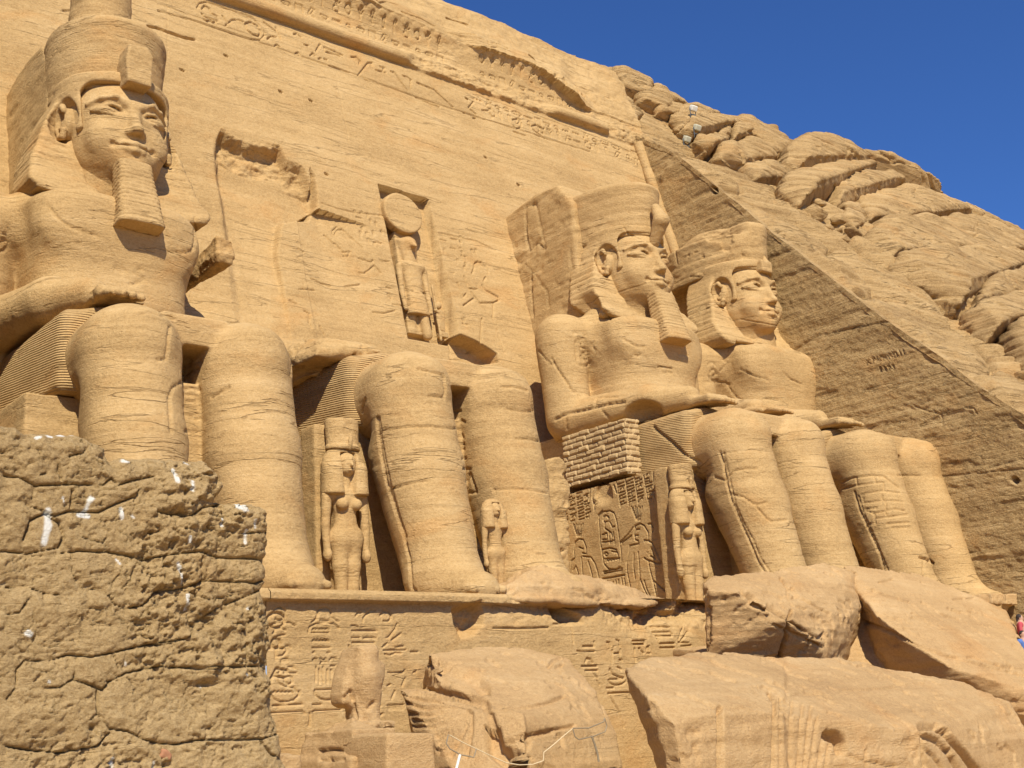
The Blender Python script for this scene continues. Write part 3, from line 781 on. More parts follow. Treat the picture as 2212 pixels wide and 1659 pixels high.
# rough masonry-like lumps low between the first colossi
low = sst(12.5, 8.5, B)*sst(-12.6, -11.6, A)*sst(-2.0, -3.5, A)
D -= low*(.35+.45*fbm(P0, (.35, .35, .5), 4, 71).reshape(A.shape)+.10*fine)
# niche of the sun god
nL, nR, nB, nT = -1.42, 1.07, 11.35, 18.46
innx = sst(nL-.0225, nL+.0225, A)*sst(nR+.13*(nT-B)/7+.0225, nR+.13*(nT-B)/7-.0225, A)*(B < nT-.03*(A-nL))*(B > nB+.03*fine)
D = D*(1-innx)+innx*(.46+.035*(nT-B)+.03*rough)
# hollow right below the niche
hol = Wp(M(q3, [(1215, 1600), (1225, 1560), (1285, 1510), (1400, 1560), (1540, 1650), (1560, 1700), (1400, 1720), (1215, 1690)]))
hs = S.sdist(hol); D += .9*sst(.05, -.12, hs+.08*brk)
door = sst(1.32, 1.28, np.abs(A))*(B < 7.4)*(B > -.2); D = D+door*3.2
S.D = D
# --- inscription band
for pts, w, d in ((M(qe, [(0, 55), (200, 110), (970, 368)]), .05, .05), (M(qe, [(1050, 405), (1500, 555), (2010, 715), (2200, 770)]), .05, .05), (M(qe, [(0, 20), (500, 190)]), .04, .03),
                  (M(qe, [(300, 0), (900, 215), (1250, 335)]), .04, .04), (M(qf, [(760, 930), (1430, 1180), (1680, 1290)]), .04, .03), (M(qe, [(970, 368), (1500, 560)]), .04, .04)):
    S.stroke(Wp(pts), w, d)
zb0, zb1 = 24.15, 25.45
seq = ['reed', 'snake', 'sun', 'loaf', 'bird', 'bar', 'plant', 'loaf', 'water', 'man', 'cane', 'eye', 'scarab', 'basket', 'adze', 'dots', 'feather', 'slab', 'ankh', 'box']
x = -17.0; i = 0
rsg = np.random.RandomState(3)
while x < -12.2:
    k = seq[i % 20]; w = .8+.5*rsg.rand(); S.strokes(glyph(k, x, zb0+.15, w, zb1-zb0-.25), .055, .055); x += w+.25; i += 1
# the great name ring, read off the photograph
S.stroke(Wp(M(qe, [(200, 40), (215, 15), (250, 8), (480, 90), (535, 150), (545, 175), (520, 205), (470, 200), (230, 125)])), .06, .06)
S.stroke(Wp(M(qe, [(445, 120), (470, 112), (505, 130), (525, 165), (515, 185), (480, 175), (450, 150), (445, 120)])), .07, .08)
for g in ([(225, 45), (240, 28), (262, 40), (270, 65), (300, 80)], [(225, 70), (235, 85), (305, 105)], [(235, 100), (250, 108), (265, 103), (280, 115), (300, 110)], [(345, 130), (380, 100), (400, 100)], [(330, 80), (350, 110)], [(410, 100), (435, 110)],
          [(540, 115), (610, 165)], [(600, 140), (625, 200)], [(556, 200), (575, 185), (600, 188)], [(595, 235), (605, 228), (618, 238)],
          [(690, 175), (705, 172)], [(715, 180), (728, 190)], [(745, 228), (765, 232)], [(775, 285), (790, 270), (800, 285)], [(825, 225), (805, 260)], [(845, 240), (900, 262), (940, 280)], [(848, 243), (850, 262), (925, 285)],
          [(985, 290), (1010, 290), (1030, 312), (1025, 325)], [(1020, 383), (1070, 320), (1090, 320), (1088, 335)], [(875, 335), (970, 368)], [(700, 272), (715, 268), (722, 280)], [(848, 300), (862, 302)], [(818, 300), (830, 295)],
          [(1130, 340), (1150, 345), (1145, 360)], [(1110, 358), (1160, 370)], [(1185, 365), (1200, 368), (1270, 460)], [(1245, 385), (1270, 390), (1290, 408)], [(1290, 405), (1288, 450)], [(1320, 420), (1405, 455)], [(1405, 455), (1500, 545)],
          [(1315, 495), (1345, 510), (1430, 545)], [(1580, 550), (1605, 520)], [(1580, 550), (1620, 580)], [(1650, 560), (1680, 562), (1702, 590), (1700, 600)], [(1805, 610), (1830, 605), (1850, 625), (1850, 650), (1825, 655), (1808, 640)],
          [(1810, 670), (1870, 690)], [(1905, 640), (1930, 635), (1960, 655)], [(1910, 660), (1970, 705)], [(1555, 577), (1565, 575)], [(1605, 600), (1618, 602)]):
    S.stroke(Wp(M(qe, g)), .06, .07)
x = 5.0; i = 5
while x < 15.6:
    k = seq[(i*7) % 20]; w = .42+.25*rsg.rand(); S.strokes(glyph(k, x, zb0+.12+.5*(i % 2), w, .5), .05, .055); x += w+.12 if i % 2 else .0; i += 1
# cornice name rings and kneeling figures
x = -9.0; i = 0
while x < 12.8:
    if not 4.0 < x < 5.4:
        S.strokes(glyph(['sun', 'plant', 'ankh', 'feather', 'cane', 'man'][i % 6], x, 27.35, .42, .65), .05, .06)
        S.strokes(glyph(['loaf', 'water', 'basket', 'bird', 'box', 'eye'][(i*5) % 6], x, 26.6, .42, .5), .05, .05)
    x += .62; i += 1
for x in np.arange(-6, 13, .62):                            # sun discs hanging under the top edge
    q = np.hypot((A-x-.2)/.22, (B-28.05)/.2); S.D -= .07*np.sqrt(np.maximum(1-q*q, 0))*(np.abs(A-4.7) > .9)
# cracks and drill holes
for g, w, d in ((M(q1, [(1040, 183), (1100, 195), (1180, 225), (1290, 262), (1360, 275)]), .09, .12), (M(q1, [(440, 75), (545, 72)]), .05, .06), (M(q1, [(1170, 0), (1175, 400)]), .03, .015), (M(qe, [(905, 370), (960, 660)]), .03, .015),
                (M(q3, [(480, 0), (510, 190)]), .03, .015), (M(q3, [(320, 590), (430, 630), (560, 660), (760, 680)]), .04, .04), (M(q3, [(1130, 800), (1400, 860), (1540, 925)]), .04, .04),
                (M(qe, [(1045, 0), (1090, 45), (1140, 30), (1200, 45)]), .06, .08), (M(qe, [(1210, 85), (1300, 110), (1390, 145)]), .05, .07), (M(qe, [(1470, 92), (1520, 105), (1570, 130)]), .08, .12), (M(qe, [(1660, 245), (1700, 250), (1740, 275)]), .05, .06),
                (M(qe, [(1850, 310), (1885, 335)]), .10, .12), (M(qe, [(1520, 185), (1580, 205)]), .05, .05), (M(qe, [(1640, 240), (1650, 270), (1690, 270), (1680, 240)]), .05, .05)):
    S.stroke(Wp(g), w, d)
for p in M(q1, [(1965, 640), (2175, 705), (1275, 490), (1585, 388)])+M(q3, [(1463, 272), (1695, 465), (350, 390)])+M(qf, [(428, 1322), (706, 1550), (268, 830)]):
    P = atW(*p); S.stroke([(P[0]-.05, P[2]+.02), (P[0]+.05, P[2]-.02)], .07, .14)
# text columns and the king's offering figures either side of the niche
def q3W(L, w=.05, d=.05):
    for g in L: S.stroke(Wp(M(q3, g)), w, d)
q3W([[(415, 800), (420, 770), (445, 745)], [(430, 800), (450, 765), (480, 765), (500, 785)], [(480, 760), (610, 905)], [(430, 860), (500, 950)], [(470, 925), (530, 925), (520, 955), (485, 955)], [(585, 975), (665, 1005), (680, 990)], [(590, 1075), (625, 1080), (685, 1030), (730, 1080)],
     [(725, 990), (745, 1000), (790, 1000)], [(250, 1115), (310, 1140), (395, 1165)], [(160, 1195), (275, 1198)], [(495, 1170), (590, 1160)], [(680, 1355), (750, 1365), (830, 1345)], [(815, 1300), (885, 1312)], [(770, 1180), (805, 1190)], [(190, 1350), (225, 1370), (225, 1440)], [(300, 1455), (330, 1515)], [(90, 1275), (135, 1300)],
     [(150, 910), (200, 930)], [(360, 800), (430, 870), (480, 930)], [(495, 780), (560, 850)], [(220, 1430), (240, 1470)]])
q3W([[(1385, 1050), (1390, 1015), (1415, 1000), (1450, 1015), (1480, 1060), (1485, 1090)], [(1385, 1050), (1370, 1085)], [(1400, 1010), (1440, 1005), (1470, 1045)], [(1345, 1190), (1405, 1195)], [(1345, 1190), (1315, 1105)], [(1440, 1165), (1460, 1200), (1550, 1250), (1560, 1270)], [(1420, 1292), (1520, 1290), (1560, 1272)], [(1350, 1200), (1420, 1290)],
     [(1520, 1290), (1515, 1400), (1560, 1520), (1600, 1640)], [(1440, 1400), (1430, 1600)], [(1265, 1150), (1310, 1250), (1330, 1225)], [(1310, 1310), (1380, 1260)], [(1300, 1400), (1330, 1450)], [(1450, 1140), (1465, 1110)]], .055, .06)
for (cx_, cy_) in [(1165, 820), (1165, 850), (1180, 930), (1240, 845), (1290, 840), (1290, 870), (1235, 910), (1290, 920), (1300, 940), (1370, 930), (1400, 930), (1380, 950), (1310, 965), (1325, 1025), (1270, 1000), (1320, 1050), (1225, 1080), (550, 660), (600, 670), (640, 680), (580, 695), (660, 720), (600, 800), (640, 810), (680, 800), (740, 800), (700, 740), (715, 870), (610, 770), (650, 850), (690, 880), (790, 1240), (800, 1260), (1320, 1410), (1325, 1440)]:
    P = atW(*q3(cx_, cy_)); k = seq[(cx_*3+cy_) % 20]
    S.strokes(glyph(k, P[0]-.17, P[2]-.1, .36, .22), .035, .045)
Dt = S.D+np.where(innx > .5, 0, S.G)
V = np.stack([A, BAT*B+Dt, B], -1).reshape(-1, 3)
mesh_obj("wall", V, S.faces(), M_WALL, TF)
# corner torus on the right of the recess
def tube(pts, r, n=14):
    V = []; pts = [np.array(p, float) for p in pts]
    for i, p in enumerate(pts):
        t = pts[min(i+1, len(pts)-1)]-pts[max(i-1, 0)]; t /= np.linalg.norm(t)
        a = np.cross(t, (1, .3, .1)); a /= np.linalg.norm(a); b = np.cross(t, a); rr = r[i] if hasattr(r, '__len__') else r
        for k in range(n): V.append(p+rr*(math.cos(2*math.pi*k/n)*a+math.sin(2*math.pi*k/n)*b))
    m = len(pts); Q = [[i*n+k, i*n+(k+1) % n, (i+1)*n+(k+1) % n, (i+1)*n+k] for i in range(m-1) for k in range(n)]
    return np.array(V), np.array(Q)
pts = [(16.95-.036*z, BAT*z-.10, z) for z in np.arange(0, 25.7, .12)]
V, Q = tube(pts, .27, 24); N = vnormals(V, Q); V += N*(.05*fbm(V, (1, 1, 1.5), 4, 9))[:, None]
mesh_obj("torus_moulding", V, Q, M_WALL, TF)
pts = [(-16.45+.036*z*0, BAT*z-.05, z) for z in np.arange(8, 25.7, .2)]

# ------------------------------------------------------------------ side wall of the recess and the natural cliff
PR = [(-40, -18), (-25, -5.0), (-11.2, 7.1), (-5.7, 13), (-1.4, 18), (3.6, 24.0), (7.1, 26.9), (9.5, 30.6), (12, 34.0), (16, 36.2), (22, 38), (45, 40)]
py = [p[0] for p in PR]; pz = [p[1] for p in PR]
ys = np.arange(-24, 7.2, .055); ts = np.linspace(0, 1, 420)
_L = np.concatenate([[0], np.cumsum(np.hypot(np.diff(py), np.diff(pz)))]); _s = np.arange(0, _L[-1], .085)
_y = np.interp(_s, _L, py); _z = np.interp(_s, _L, pz); _k = 19; _h = np.hanning(_k+2)[1:-1]; _h /= _h.sum()
py = list(np.convolve(np.pad(_y, 9, mode='reflect', reflect_type='odd'), _h, 'valid')); pz = list(np.convolve(np.pad(_z, 9, mode='reflect', reflect_type='odd'), _h, 'valid'))
gz = .22+np.interp(ys, py, pz)+.12*fbm(np.stack([ys, ys*0, ys*0], 1), (1.1, 1, 1), 4, 5)
Yg, Tg = np.meshgrid(ys, ts, indexing='ij'); Zg = -5+(gz[:, None]+5)*Tg
P = np.stack([Yg*0+17, Yg, Zg], -1).reshape(-1, 3)
d = .07*fbm(P, (.3, .3, .8), 5, 2)+.04*fbm(P, (.4, .4, 5), 3, 12)+.035*fbm(P, (3, 3, 5.5), 4, 13, .7)
d += .05*sst(.25, .4, fbm(P, (.35, .35, 1.6), 4, 25))
rl = sst(2.6, 1.6, P[:, 2]+.8*fbm(P, (.3, .3, .3), 3, 4)); d += rl*(.10*fbm(P, (1.6, 1.6, 2), 5, 14))
X = 17.02-.037*P[:, 2]+d
V = np.stack([X, P[:, 1], P[:, 2]], -1)
n, m = Yg.shape; I = np.arange(n*m).reshape(n, m); Q = np.stack([I[:-1, :-1], I[:-1, 1:], I[1:, 1:], I[1:, :-1]], -1).reshape(-1, 4)
N = vnormals(V, Q)
LW = [M(qc, [(800, 205), (770, 215), (820, 168)]), M(qc, [(230, 390), (350, 310), (700, 240), (870, 230)]), M(qc, [(1080, 1468), (1200, 1440)]), M(qc, [(1085, 1050), (1430, 955)]), M(qc, [(860, 680), (940, 710), (1000, 720), (1040, 700)]), M(qc, [(960, 705), (1005, 730), (1010, 790)]), M(qc, [(1130, 690), (1170, 690), (1185, 720)]), M(qc, [(1290, 600), (1430, 540)]), M(qc, [(1000, 1050), (1430, 1010)])]
V = carve(V, N, LW, .04, .05)
holes = [[qd(x, y), qd(x+3, y+8)] for x, y in [(434, 685), (474, 664)]]+[[qc(1388, 1068), qc(1390, 1072)], [qc(1265, 595), qc(1267, 597)]]
V = carve(V, N, holes, .35, .16)
# visitors' lettering cut into the wall: an old name and a date
F_ = {'F': [[(0, 0), (0, 1), (.6, 1)], [(0, .5), (.5, .5)]], 'A': [[(0, 0), (.35, 1), (.7, 0)], [(.15, .4), (.55, .4)]], 'C': [[(.6, .85), (.3, 1), (0, .7), (0, .3), (.3, 0), (.6, .15)]], 'H': [[(0, 0), (0, 1)], [(.6, 0), (.6, 1)], [(0, .5), (.6, .5)]], 'I': [[(0, 0), (0, 1)]],
      'N': [[(0, 0), (0, 1), (.6, 0), (.6, 1)]], 'E': [[(.6, 1), (0, 1), (0, 0), (.6, 0)], [(0, .5), (.5, .5)]], 'L': [[(0, 1), (0, 0), (.5, 0)]], '.': [[(0, 0), (0, .08)]], '1': [[(.1, .8), (.3, 1), (.3, 0)]], '8': [arc(.3, .72, .25, .25, 0, 360), arc(.3, .25, .28, .26, 0, 360)], '7': [[(0, 1), (.6, 1), (.2, 0)]], '3': [[(0, 1), (.5, 1), (.25, .6), (.55, .3), (.3, 0), (0, .1)]]}
def letters(txt, x0, y0, dx, dy, h, adv):
    out = []
    for c in txt:
        if c != ' ':
            for ln in F_[c]: out.append([qc(x0+p[0]*h*.8, y0+p[0]*h*.8*dy/dx-p[1]*h) for p in ln])
        x0 += adv if c not in 'I.' else adv*.6; y0 += (adv if c not in 'I.' else adv*.6)*dy/dx
    return out
V = carve(V, N, letters("F.FACHINELLI", 608, 462, 180, -50, 22, 19)+letters("1873", 678, 498, 80, -12, 20, 22), .07, .045)
rw = mesh_obj("recess_wall", V, Q, M_SIDE)
tag(rw, "long raw-cut cliff wall with slanting strata lines, closing the temple recess on the right", "rock wall")

# natural cliff: a profile swept along the mountain, with bedding, blocks and clefts
def cliff(X0, X1, hx, s_lo, s_hi, hs, name, rocky):
    sy = np.array(py); sz = np.array(pz); L = np.concatenate([[0], np.cumsum(np.hypot(np.diff(sy), np.diff(sz)))])
    S0 = np.interp(s_lo, sy, L); S1 = np.interp(s_hi, sy, L)
    s = np.arange(S0, S1, hs); x = np.arange(X0, X1, hx)
    y = np.interp(s, L, sy); z = np.interp(s, L, sz)
    ty = np.gradient(y); tz = np.gradient(z); l = np.hypot(ty, tz); ny, nz = -tz/l, ty/l
    Xg, Sg = np.meshgrid(x, s, indexing='ij')
    Yg = np.broadcast_to(y, Xg.shape); Zg = np.broadcast_to(z, Xg.shape)
    P = np.stack([Xg, Yg, Zg], -1).reshape(-1, 3)
    d = rocky(Xg, Sg, Yg, Zg, P)
    V = np.stack([Xg, Yg+ny*d, Zg+nz*d], -1).reshape(-1, 3)
    n, m = Xg.shape; I = np.arange(n*m).reshape(n, m); Q = np.stack([I[:-1, :-1], I[1:, :-1], I[1:, 1:], I[:-1, 1:]], -1).reshape(-1, 4)
    return V, Q
def rock_right(X, S_, Y, Z, P):
    g = X.shape
    w = fbm(P, (.06, .06, .06), 3, 1).reshape(g); w2 = fbm(P, (.25, .25, .25), 3, 2).reshape(g)
    F1, F2, R = worley2(X/13.0+w*1.6, (S_+.15*X)/4.6+w2*.35+w, 4)
    G1, G2, R2 = worley2(X/3.6+w2, (S_+.2*X)/1.5+w*2, 8)
    e = F2-F1; e2 = G2-G1
    zz = Z+1.6*w*3+.06*X
    lay = (zz/.85+.8*w2+R*2) % 1.0; led = sst(0, .75, lay)-sst(.86, 1.0, lay)
    lay2 = (zz/.27+1.0*w2+R2) % 1.0; led2 = sst(0, .7, lay2)-sst(.8, 1.0, lay2)
    big = 1.5*(R-.35)+1.1*sst(0, .45, e)-1.0*sst(.07, 0, e)
    sm = .30*(R2-.5)+.22*sst(0, .35, e2)-.30*sst(.05, 0, e2)
    d = -.55+big*.35+sm*.30+.22*led*(.2+R)+.10*led2+.20*fbm(P, (.35, .35, .6), 5, 6).reshape(g)+.03*fbm(P, (3, 3, 4), 4, 9).reshape(g)
    # the smooth dressed strip along the top of the side wall, then a step up to the rock
    edge = 18.3+.35*w2+.3*sst(5, -8, Y)
    rk = sst(edge-.10, edge+.35, X+.2*w2)
    strip = -.05+.12*fbm(P, (.5, .5, .9), 4, 16).reshape(g)+.05*fbm(P, (.3, .3, 4), 3, 17).reshape(g)-.25*sst(edge-.8, edge-.1, X)
    hi = sst(3.0, 8.0, Y)
    return strip*(1-rk)+rk*d*(1-.45*hi*sst(26, 18, X))
def rock_top(X, S_, Y, Z, P):
    g = X.shape
    w2 = fbm(P, (.2, .2, .25), 3, 32).reshape(g)
    lay = ((Z+.03*X)/.9+1.2*w2) % 1.0; led = sst(0, .8, lay)-sst(.88, 1.0, lay)
    m = sst(12.5, 17.0, X+w2*3)
    return .05+.22*fbm(P, (.25, .25, .4), 4, 33).reshape(g)+.05*fbm(P, (2, 2, 4), 4, 34).reshape(g)+(.10+.45*m)*led*(.4+w2)+m*.5*fbm(P, (.5, .5, .8), 4, 35).reshape(g)
V1, Q1 = cliff(16.55, 46, .085, -14.5, 24, .085, "hill", rock_right)
V2, Q2 = cliff(46, 130, .40, -20, 30, .40, "hill", rock_right)
V3, Q3 = cliff(-40, 17.4, .16, 7.9, 30, .12, "hill", rock_top)
def on_cliff(u, v, off=0.0):
    """point of the mean cliff surface on a line of sight, raised by off"""
    d = FW+RT*(u-1106)/FPX-UP*(v-829.5)/FPX; t = np.arange(25, 160, .1); P = CP+t[:, None]*d
    g = np.interp(P[:, 1], py, pz); k = np.nonzero(P[:, 2] < g)[0]
    P = P[k[0]] if len(k) else P[np.argmin(P[:, 2]-g)]
    i = int(np.argmin(np.abs(np.array(py)-P[1]))); i = min(max(i, 1), len(py)-2); ty, tz = py[i+1]-py[i-1], pz[i+1]-pz[i-1]; l = math.hypot(ty, tz)
    return P+off*np.array((0, -tz/l, ty/l)), np.array((0, -tz/l, ty/l))
def mass(q, out, bulge, seed):
    """one natural rock mass given by its outline"""
    H = []; c = np.mean(out, 0)
    rr = np.random.RandomState(seed)
    for p in out:
        P, n = on_cliff(*q(*p)); H.append(P+n*.15); H.append(P-n*2.5)
        for f, bb in ((.07, .72), (.30, 1.0)):
            m = (p[0]+(c[0]-p[0])*f, p[1]+(c[1]-p[1])*f); P, n = on_cliff(*q(*m)); H.append(P+n*bulge*.92*bb*(.85+.3*rr.rand()))
    return H
MS = [(qd, [(195, 330), (240, 290), (330, 290), (440, 330), (330, 350), (240, 400)], .7), (qd, [(235, 352), (330, 325), (450, 345), (560, 380), (490, 395), (310, 435), (240, 402)], .9), (qd, [(315, 447), (500, 392), (490, 460), (380, 508)], .8), (qd, [(505, 392), (600, 398), (600, 438), (500, 462)], .9),
      (qd, [(450, 342), (560, 355), (740, 408), (825, 488), (760, 535), (620, 440), (560, 385)], .9), (qd, [(430, 552), (450, 485), (600, 445), (755, 500), (740, 548), (560, 590)], .7), (qd, [(565, 602), (735, 560), (742, 602), (795, 650), (700, 655), (640, 648)], .6),
      (qd, [(820, 497), (900, 475), (1020, 470), (1150, 515), (1250, 568), (1110, 573), (880, 618), (810, 646), (752, 612), (757, 548)], 1.5), (qd, [(772, 703), (812, 662), (1000, 612), (1110, 588), (1270, 592), (1160, 636), (1010, 712), (940, 756), (872, 782)], 1.2),
      (qd, [(1015, 722), (1165, 645), (1360, 655), (1395, 685), (1180, 740), (1100, 758), (1060, 795), (1008, 765)], 1.5), (qd, [(1155, 510), (1300, 552), (1480, 608), (1625, 712), (1530, 700), (1370, 650), (1200, 585)], 1.1), (qd, [(1140, 762), (1300, 730), (1400, 706), (1640, 745), (1770, 832), (1500, 895), (1260, 875), (1215, 885)], 1.0),
      (qd, [(1205, 962), (1250, 892), (1500, 905), (1700, 880), (1880, 905), (2057, 968), (2130, 1050), (1750, 1045), (1500, 1085), (1330, 1080)], 1.3), (qd, [(1345, 1100), (1500, 1095), (1750, 1062), (2000, 1060), (2130, 1085), (1850, 1205), (1700, 1325), (1490, 1212)], 1.4), (qd, [(1790, 1255), (2000, 1178), (2170, 1120), (2170, 1285), (1745, 1358)], 1.5),
      (qd, [(1745, 1375), (1950, 1315), (2170, 1300), (2170, 1395), (1970, 1475), (1855, 1495)], 1.5), (qd, [(1925, 1515), (2000, 1425), (2170, 1405), (2170, 1680), (2060, 1680), (1985, 1595)], 1.5), (qd, [(1640, 742), (1760, 780), (1910, 885), (2070, 950), (1890, 898), (1790, 828)], .6),
      (qd, [(1085, 800), (1130, 775), (1180, 850), (1215, 890), (1150, 922), (1098, 870)], .6), (qf, [(1190, 622), (1380, 632), (1500, 655), (1420, 700), (1280, 690)], .5), (qf, [(1470, 665), (1640, 722), (1780, 785), (1760, 860), (1560, 785)], .8), (qf, [(1800, 790), (1990, 900), (2100, 960), (1900, 910), (1780, 862)], .7), (qf, [(1480, 860), (1560, 880), (1700, 1010), (1650, 1085), (1530, 985)], .5),
      (qd, [(10, 180), (120, 215), (230, 260), (150, 300), (40, 250)], .6), (qd, [(100, 240), (200, 250), (330, 280), (190, 320), (120, 300)], .5)]
V1[:, 0] += (17.0-.037*V1[:, 2]-16.55)*np.exp(-(V1[:, 0]-16.55)/2.5)
RV, RQ = [], []; nb = 0
for i, (q, out, bu) in enumerate(MS):
    Vr, Qr = hullmesh([mass(q, out, bu, i)], .09 if i < 12 or i > 17 else .11, 0)
    N = vnormals(Vr, Qr); w2 = fbm(Vr, (.25, .25, .3), 3, 2)
    zz = Vr[:, 2]+.05*Vr[:, 0]+.22*w2
    lay = (zz/.75+.2*i+.25*fbm(Vr, (.15, .15, .2), 2, i)) % 1.0; lay2 = (zz/.24+.15*w2) % 1.0
    nz = N[:, 2]; flat = sst(-.35, .0, nz)
    d = flat*.20*(sst(0, .6, lay)-sst(.80, 1.0, lay))*(.3+sst(-.2, .3, fbm(Vr, (.3, .3, .6), 3, i)))+flat*.05*(sst(0, .7, lay2)-sst(.78, 1, lay2))+(.10+.14*flat)*fbm(Vr, (.4, .4, .5), 5, 6+i, .4)+.03*fbm(Vr, (3, 3, 4), 4, 9)
    d = d-.14*(1-sst(.003, .02, np.abs(fbm(Vr, (.16, .16, .22), 3, 80+i, .4))))
    Vr = Vr+N*d[:, None]
    Qr = np.concatenate([Qr, Qr[:, 2:3]], 1)
    RV.append(Vr); RQ.append(Qr)
V = np.concatenate([V1, V2, V3]); Q = np.concatenate([Q1, Q2+len(V1), Q3+len(V1)+len(V2)])
hill = mesh_obj("hill", V, Q, M_HILL); tag(hill, kind="structure")
nb = 0; TV, TQ = [], []
for a_, b_ in zip(RV, RQ): TV.append(a_); TQ.append(b_[:, :3]+nb); nb += len(a_)
crag = mesh_obj("hill", np.concatenate(TV), np.concatenate(TQ), M_HILL); tag(crag, kind="structure")

# the mountain on the near side of the recess, splayed away from the front
def Xl(y): return -17.62-.40*np.clip(5.0-y, 0, 60)
ys = np.arange(-26, 8.2, .12); gl = np.interp(ys, py, pz)+.15
Yg, Tg = np.meshgrid(ys, np.linspace(0, 1, 150), indexing='ij'); Zg = -5+(gl[:, None]+5)*Tg
P = np.stack([Xl(Yg), Yg, Zg], -1).reshape(-1, 3); d = .15*fbm(P, (.4, .4, .9), 5, 2)+.05*fbm(P, (.5, .5, 6), 3, 12)
V = P.copy(); V[:, 0] -= .1+np.abs(d)
n, m = Yg.shape; I = np.arange(n*m).reshape(n, m); Q = np.stack([I[:-1, :-1], I[1:, :-1], I[1:, 1:], I[:-1, 1:]], -1).reshape(-1, 4)
o = mesh_obj("hill", V, Q, M_SIDE); tag(o, kind="structure")
xs = np.concatenate([np.arange(0, 14, .22), np.arange(14, 70, 1.0)]); ys = np.arange(-30, 9.5, .22); g = np.interp(ys, py, pz)
Xg, Yg = np.meshgrid(xs, ys, indexing='ij'); Zg = np.broadcast_to(g, Xg.shape)
P = np.stack([Xl(Yg)-Xg, Yg, Zg], -1).reshape(-1, 3)
F1, F2, R = worley2(P[:, 0]/8+.5*fbm(P, (.2, .2, .2), 3, 3), P[:, 1]/4, 6)
d = .5*(R-.5)*sst(0, .5, P[:, 0]*0+Xg.ravel())-.5*sst(.12, 0, F2-F1)*sst(0, 1.5, Xg.ravel())+.3*fbm(P, (.4, .4, .7), 5, 8)
V = P+np.outer(d, (0, -.7, .7)); V[:, 2] = np.maximum(V[:, 2], -6)
n, m = Xg.shape; I = np.arange(n*m).reshape(n, m); Q = np.stack([I[:-1, :-1], I[:-1, 1:], I[1:, 1:], I[1:, :-1]], -1).reshape(-1, 4)
o = mesh_obj("hill", V, Q, M_HILL); tag(o, kind="structure")
# ------------------------------------------------------------------ plinth under the colossi with its carved face
PB = thing("statue_plinth", "long low rock-cut plinth under the seated colossi, its front face full of carved name rings", "plinth", (0, -6, -4))
YB = -9.8
def Bp(q, g): return [(lambda P: (P[0], P[2]))(atY(*q(*p), YB)) for p in g]
G8 = [[(120, 340), (130, 290), (170, 275), (215, 300), (215, 350), (180, 375), (140, 365)], [(95, 410), (150, 390), (250, 390), (290, 410)], [(125, 470), (150, 435), (190, 430), (215, 445)], [(140, 510), (170, 485), (215, 480)],
 [(150, 640), (200, 635), (230, 600), (225, 565), (245, 560), (260, 575)], [(105, 570), (130, 555)], [(185, 680), (240, 672)], [(190, 662), (235, 655)], [(120, 780), (165, 765), (180, 755)], [(205, 765), (295, 765)], [(215, 750), (235, 750)], [(240, 720), (275, 720), (285, 735)],
 [(210, 830), (220, 795), (250, 790), (265, 810), (265, 840), (235, 850), (210, 830)], [(105, 800), (140, 800), (165, 845), (210, 865), (275, 875), (300, 905)], [(120+15*i, 912-(10 if i % 2 else 0)) for i in range(11)],
 [(100, 930), (130, 960), (170, 980), (220, 982), (280, 965), (315, 930), (320, 900)], [(120, 1010), (340, 1000)], [(115, 1062), (340, 1052), (355, 1065)],
 [(415, 385), (440, 370), (455, 340), (460, 300), (490, 280), (530, 282), (555, 310), (560, 345), (590, 370), (610, 380)], [(390, 460), (400, 420), (450, 395), (520, 388), (580, 400), (615, 430)], [(480, 370), (540, 372)],
 [(420+12*i, 442-(10 if i % 2 else 0)) for i in range(11)], [(415, 462), (540, 462)], [(420+12*i, 528-(10 if i % 2 else 0)) for i in range(11)], [(420, 575), (550, 573)], [(425, 612), (435, 610)], [(535, 612), (548, 611)],
 [(425, 668), (440, 656), (455, 662)], [(480, 695), (520, 655)], [(480, 655), (520, 680)], [(550, 670), (565, 650), (595, 655)], [(555, 715), (590, 710)], [(445, 720), (445, 830)], [(470, 735), (472, 840)], [(500, 720), (500, 830)], [(530, 740), (530, 840)], [(560, 740), (560, 840)],
 [(595, 800), (612, 760)], [(440, 890), (630, 882)], [(435, 900), (440, 935), (480, 960), (540, 968), (600, 960), (635, 935)], [(420, 1000), (485, 996)], [(418, 1057), (440, 1045), (630, 1040)], [(400, 1060), (395, 1160)],
 [(740, 340), (760, 310), (775, 318)], [(795, 380), (800, 350), (825, 325), (850, 305), (880, 300)], [(925, 335), (950, 305), (985, 308), (1005, 335), (1005, 360), (985, 378), (950, 378)], [(710, 415), (735, 412), (755, 420)], [(715, 450), (895, 452)],
 [(715, 500), (770, 500)], [(800, 505), (850, 498), (890, 505)], [(715, 540), (880, 538)], [(945, 570), (975, 545)], [(970, 500), (990, 495), (1040, 430), (1050, 400)], [(1010, 520), (1080, 470)], [(885, 595), (900, 592)], [(885, 615), (905, 612)],
 [(960, 625), (1000, 630), (1040, 615), (1080, 618)], [(950, 598), (1115, 592)], [(1040, 570), (1100, 566)], [(1155, 608), (1205, 606)], [(985, 760), (1095, 762), (1110, 745)], [(1175, 762), (1195, 752)], [(980, 860), (1000, 850)], [(1090, 860), (1115, 800)],
 [(1010, 960), (1035, 900)], [(980, 1005), (1100, 1000)], [(985, 1020), (1100, 1020)], [(990, 1035), (1095, 1035)], [(900, 985), (925, 1010), (915, 1040)], [(905, 1095), (940, 1070)], [(690, 560), (700, 600), (690, 640)]]
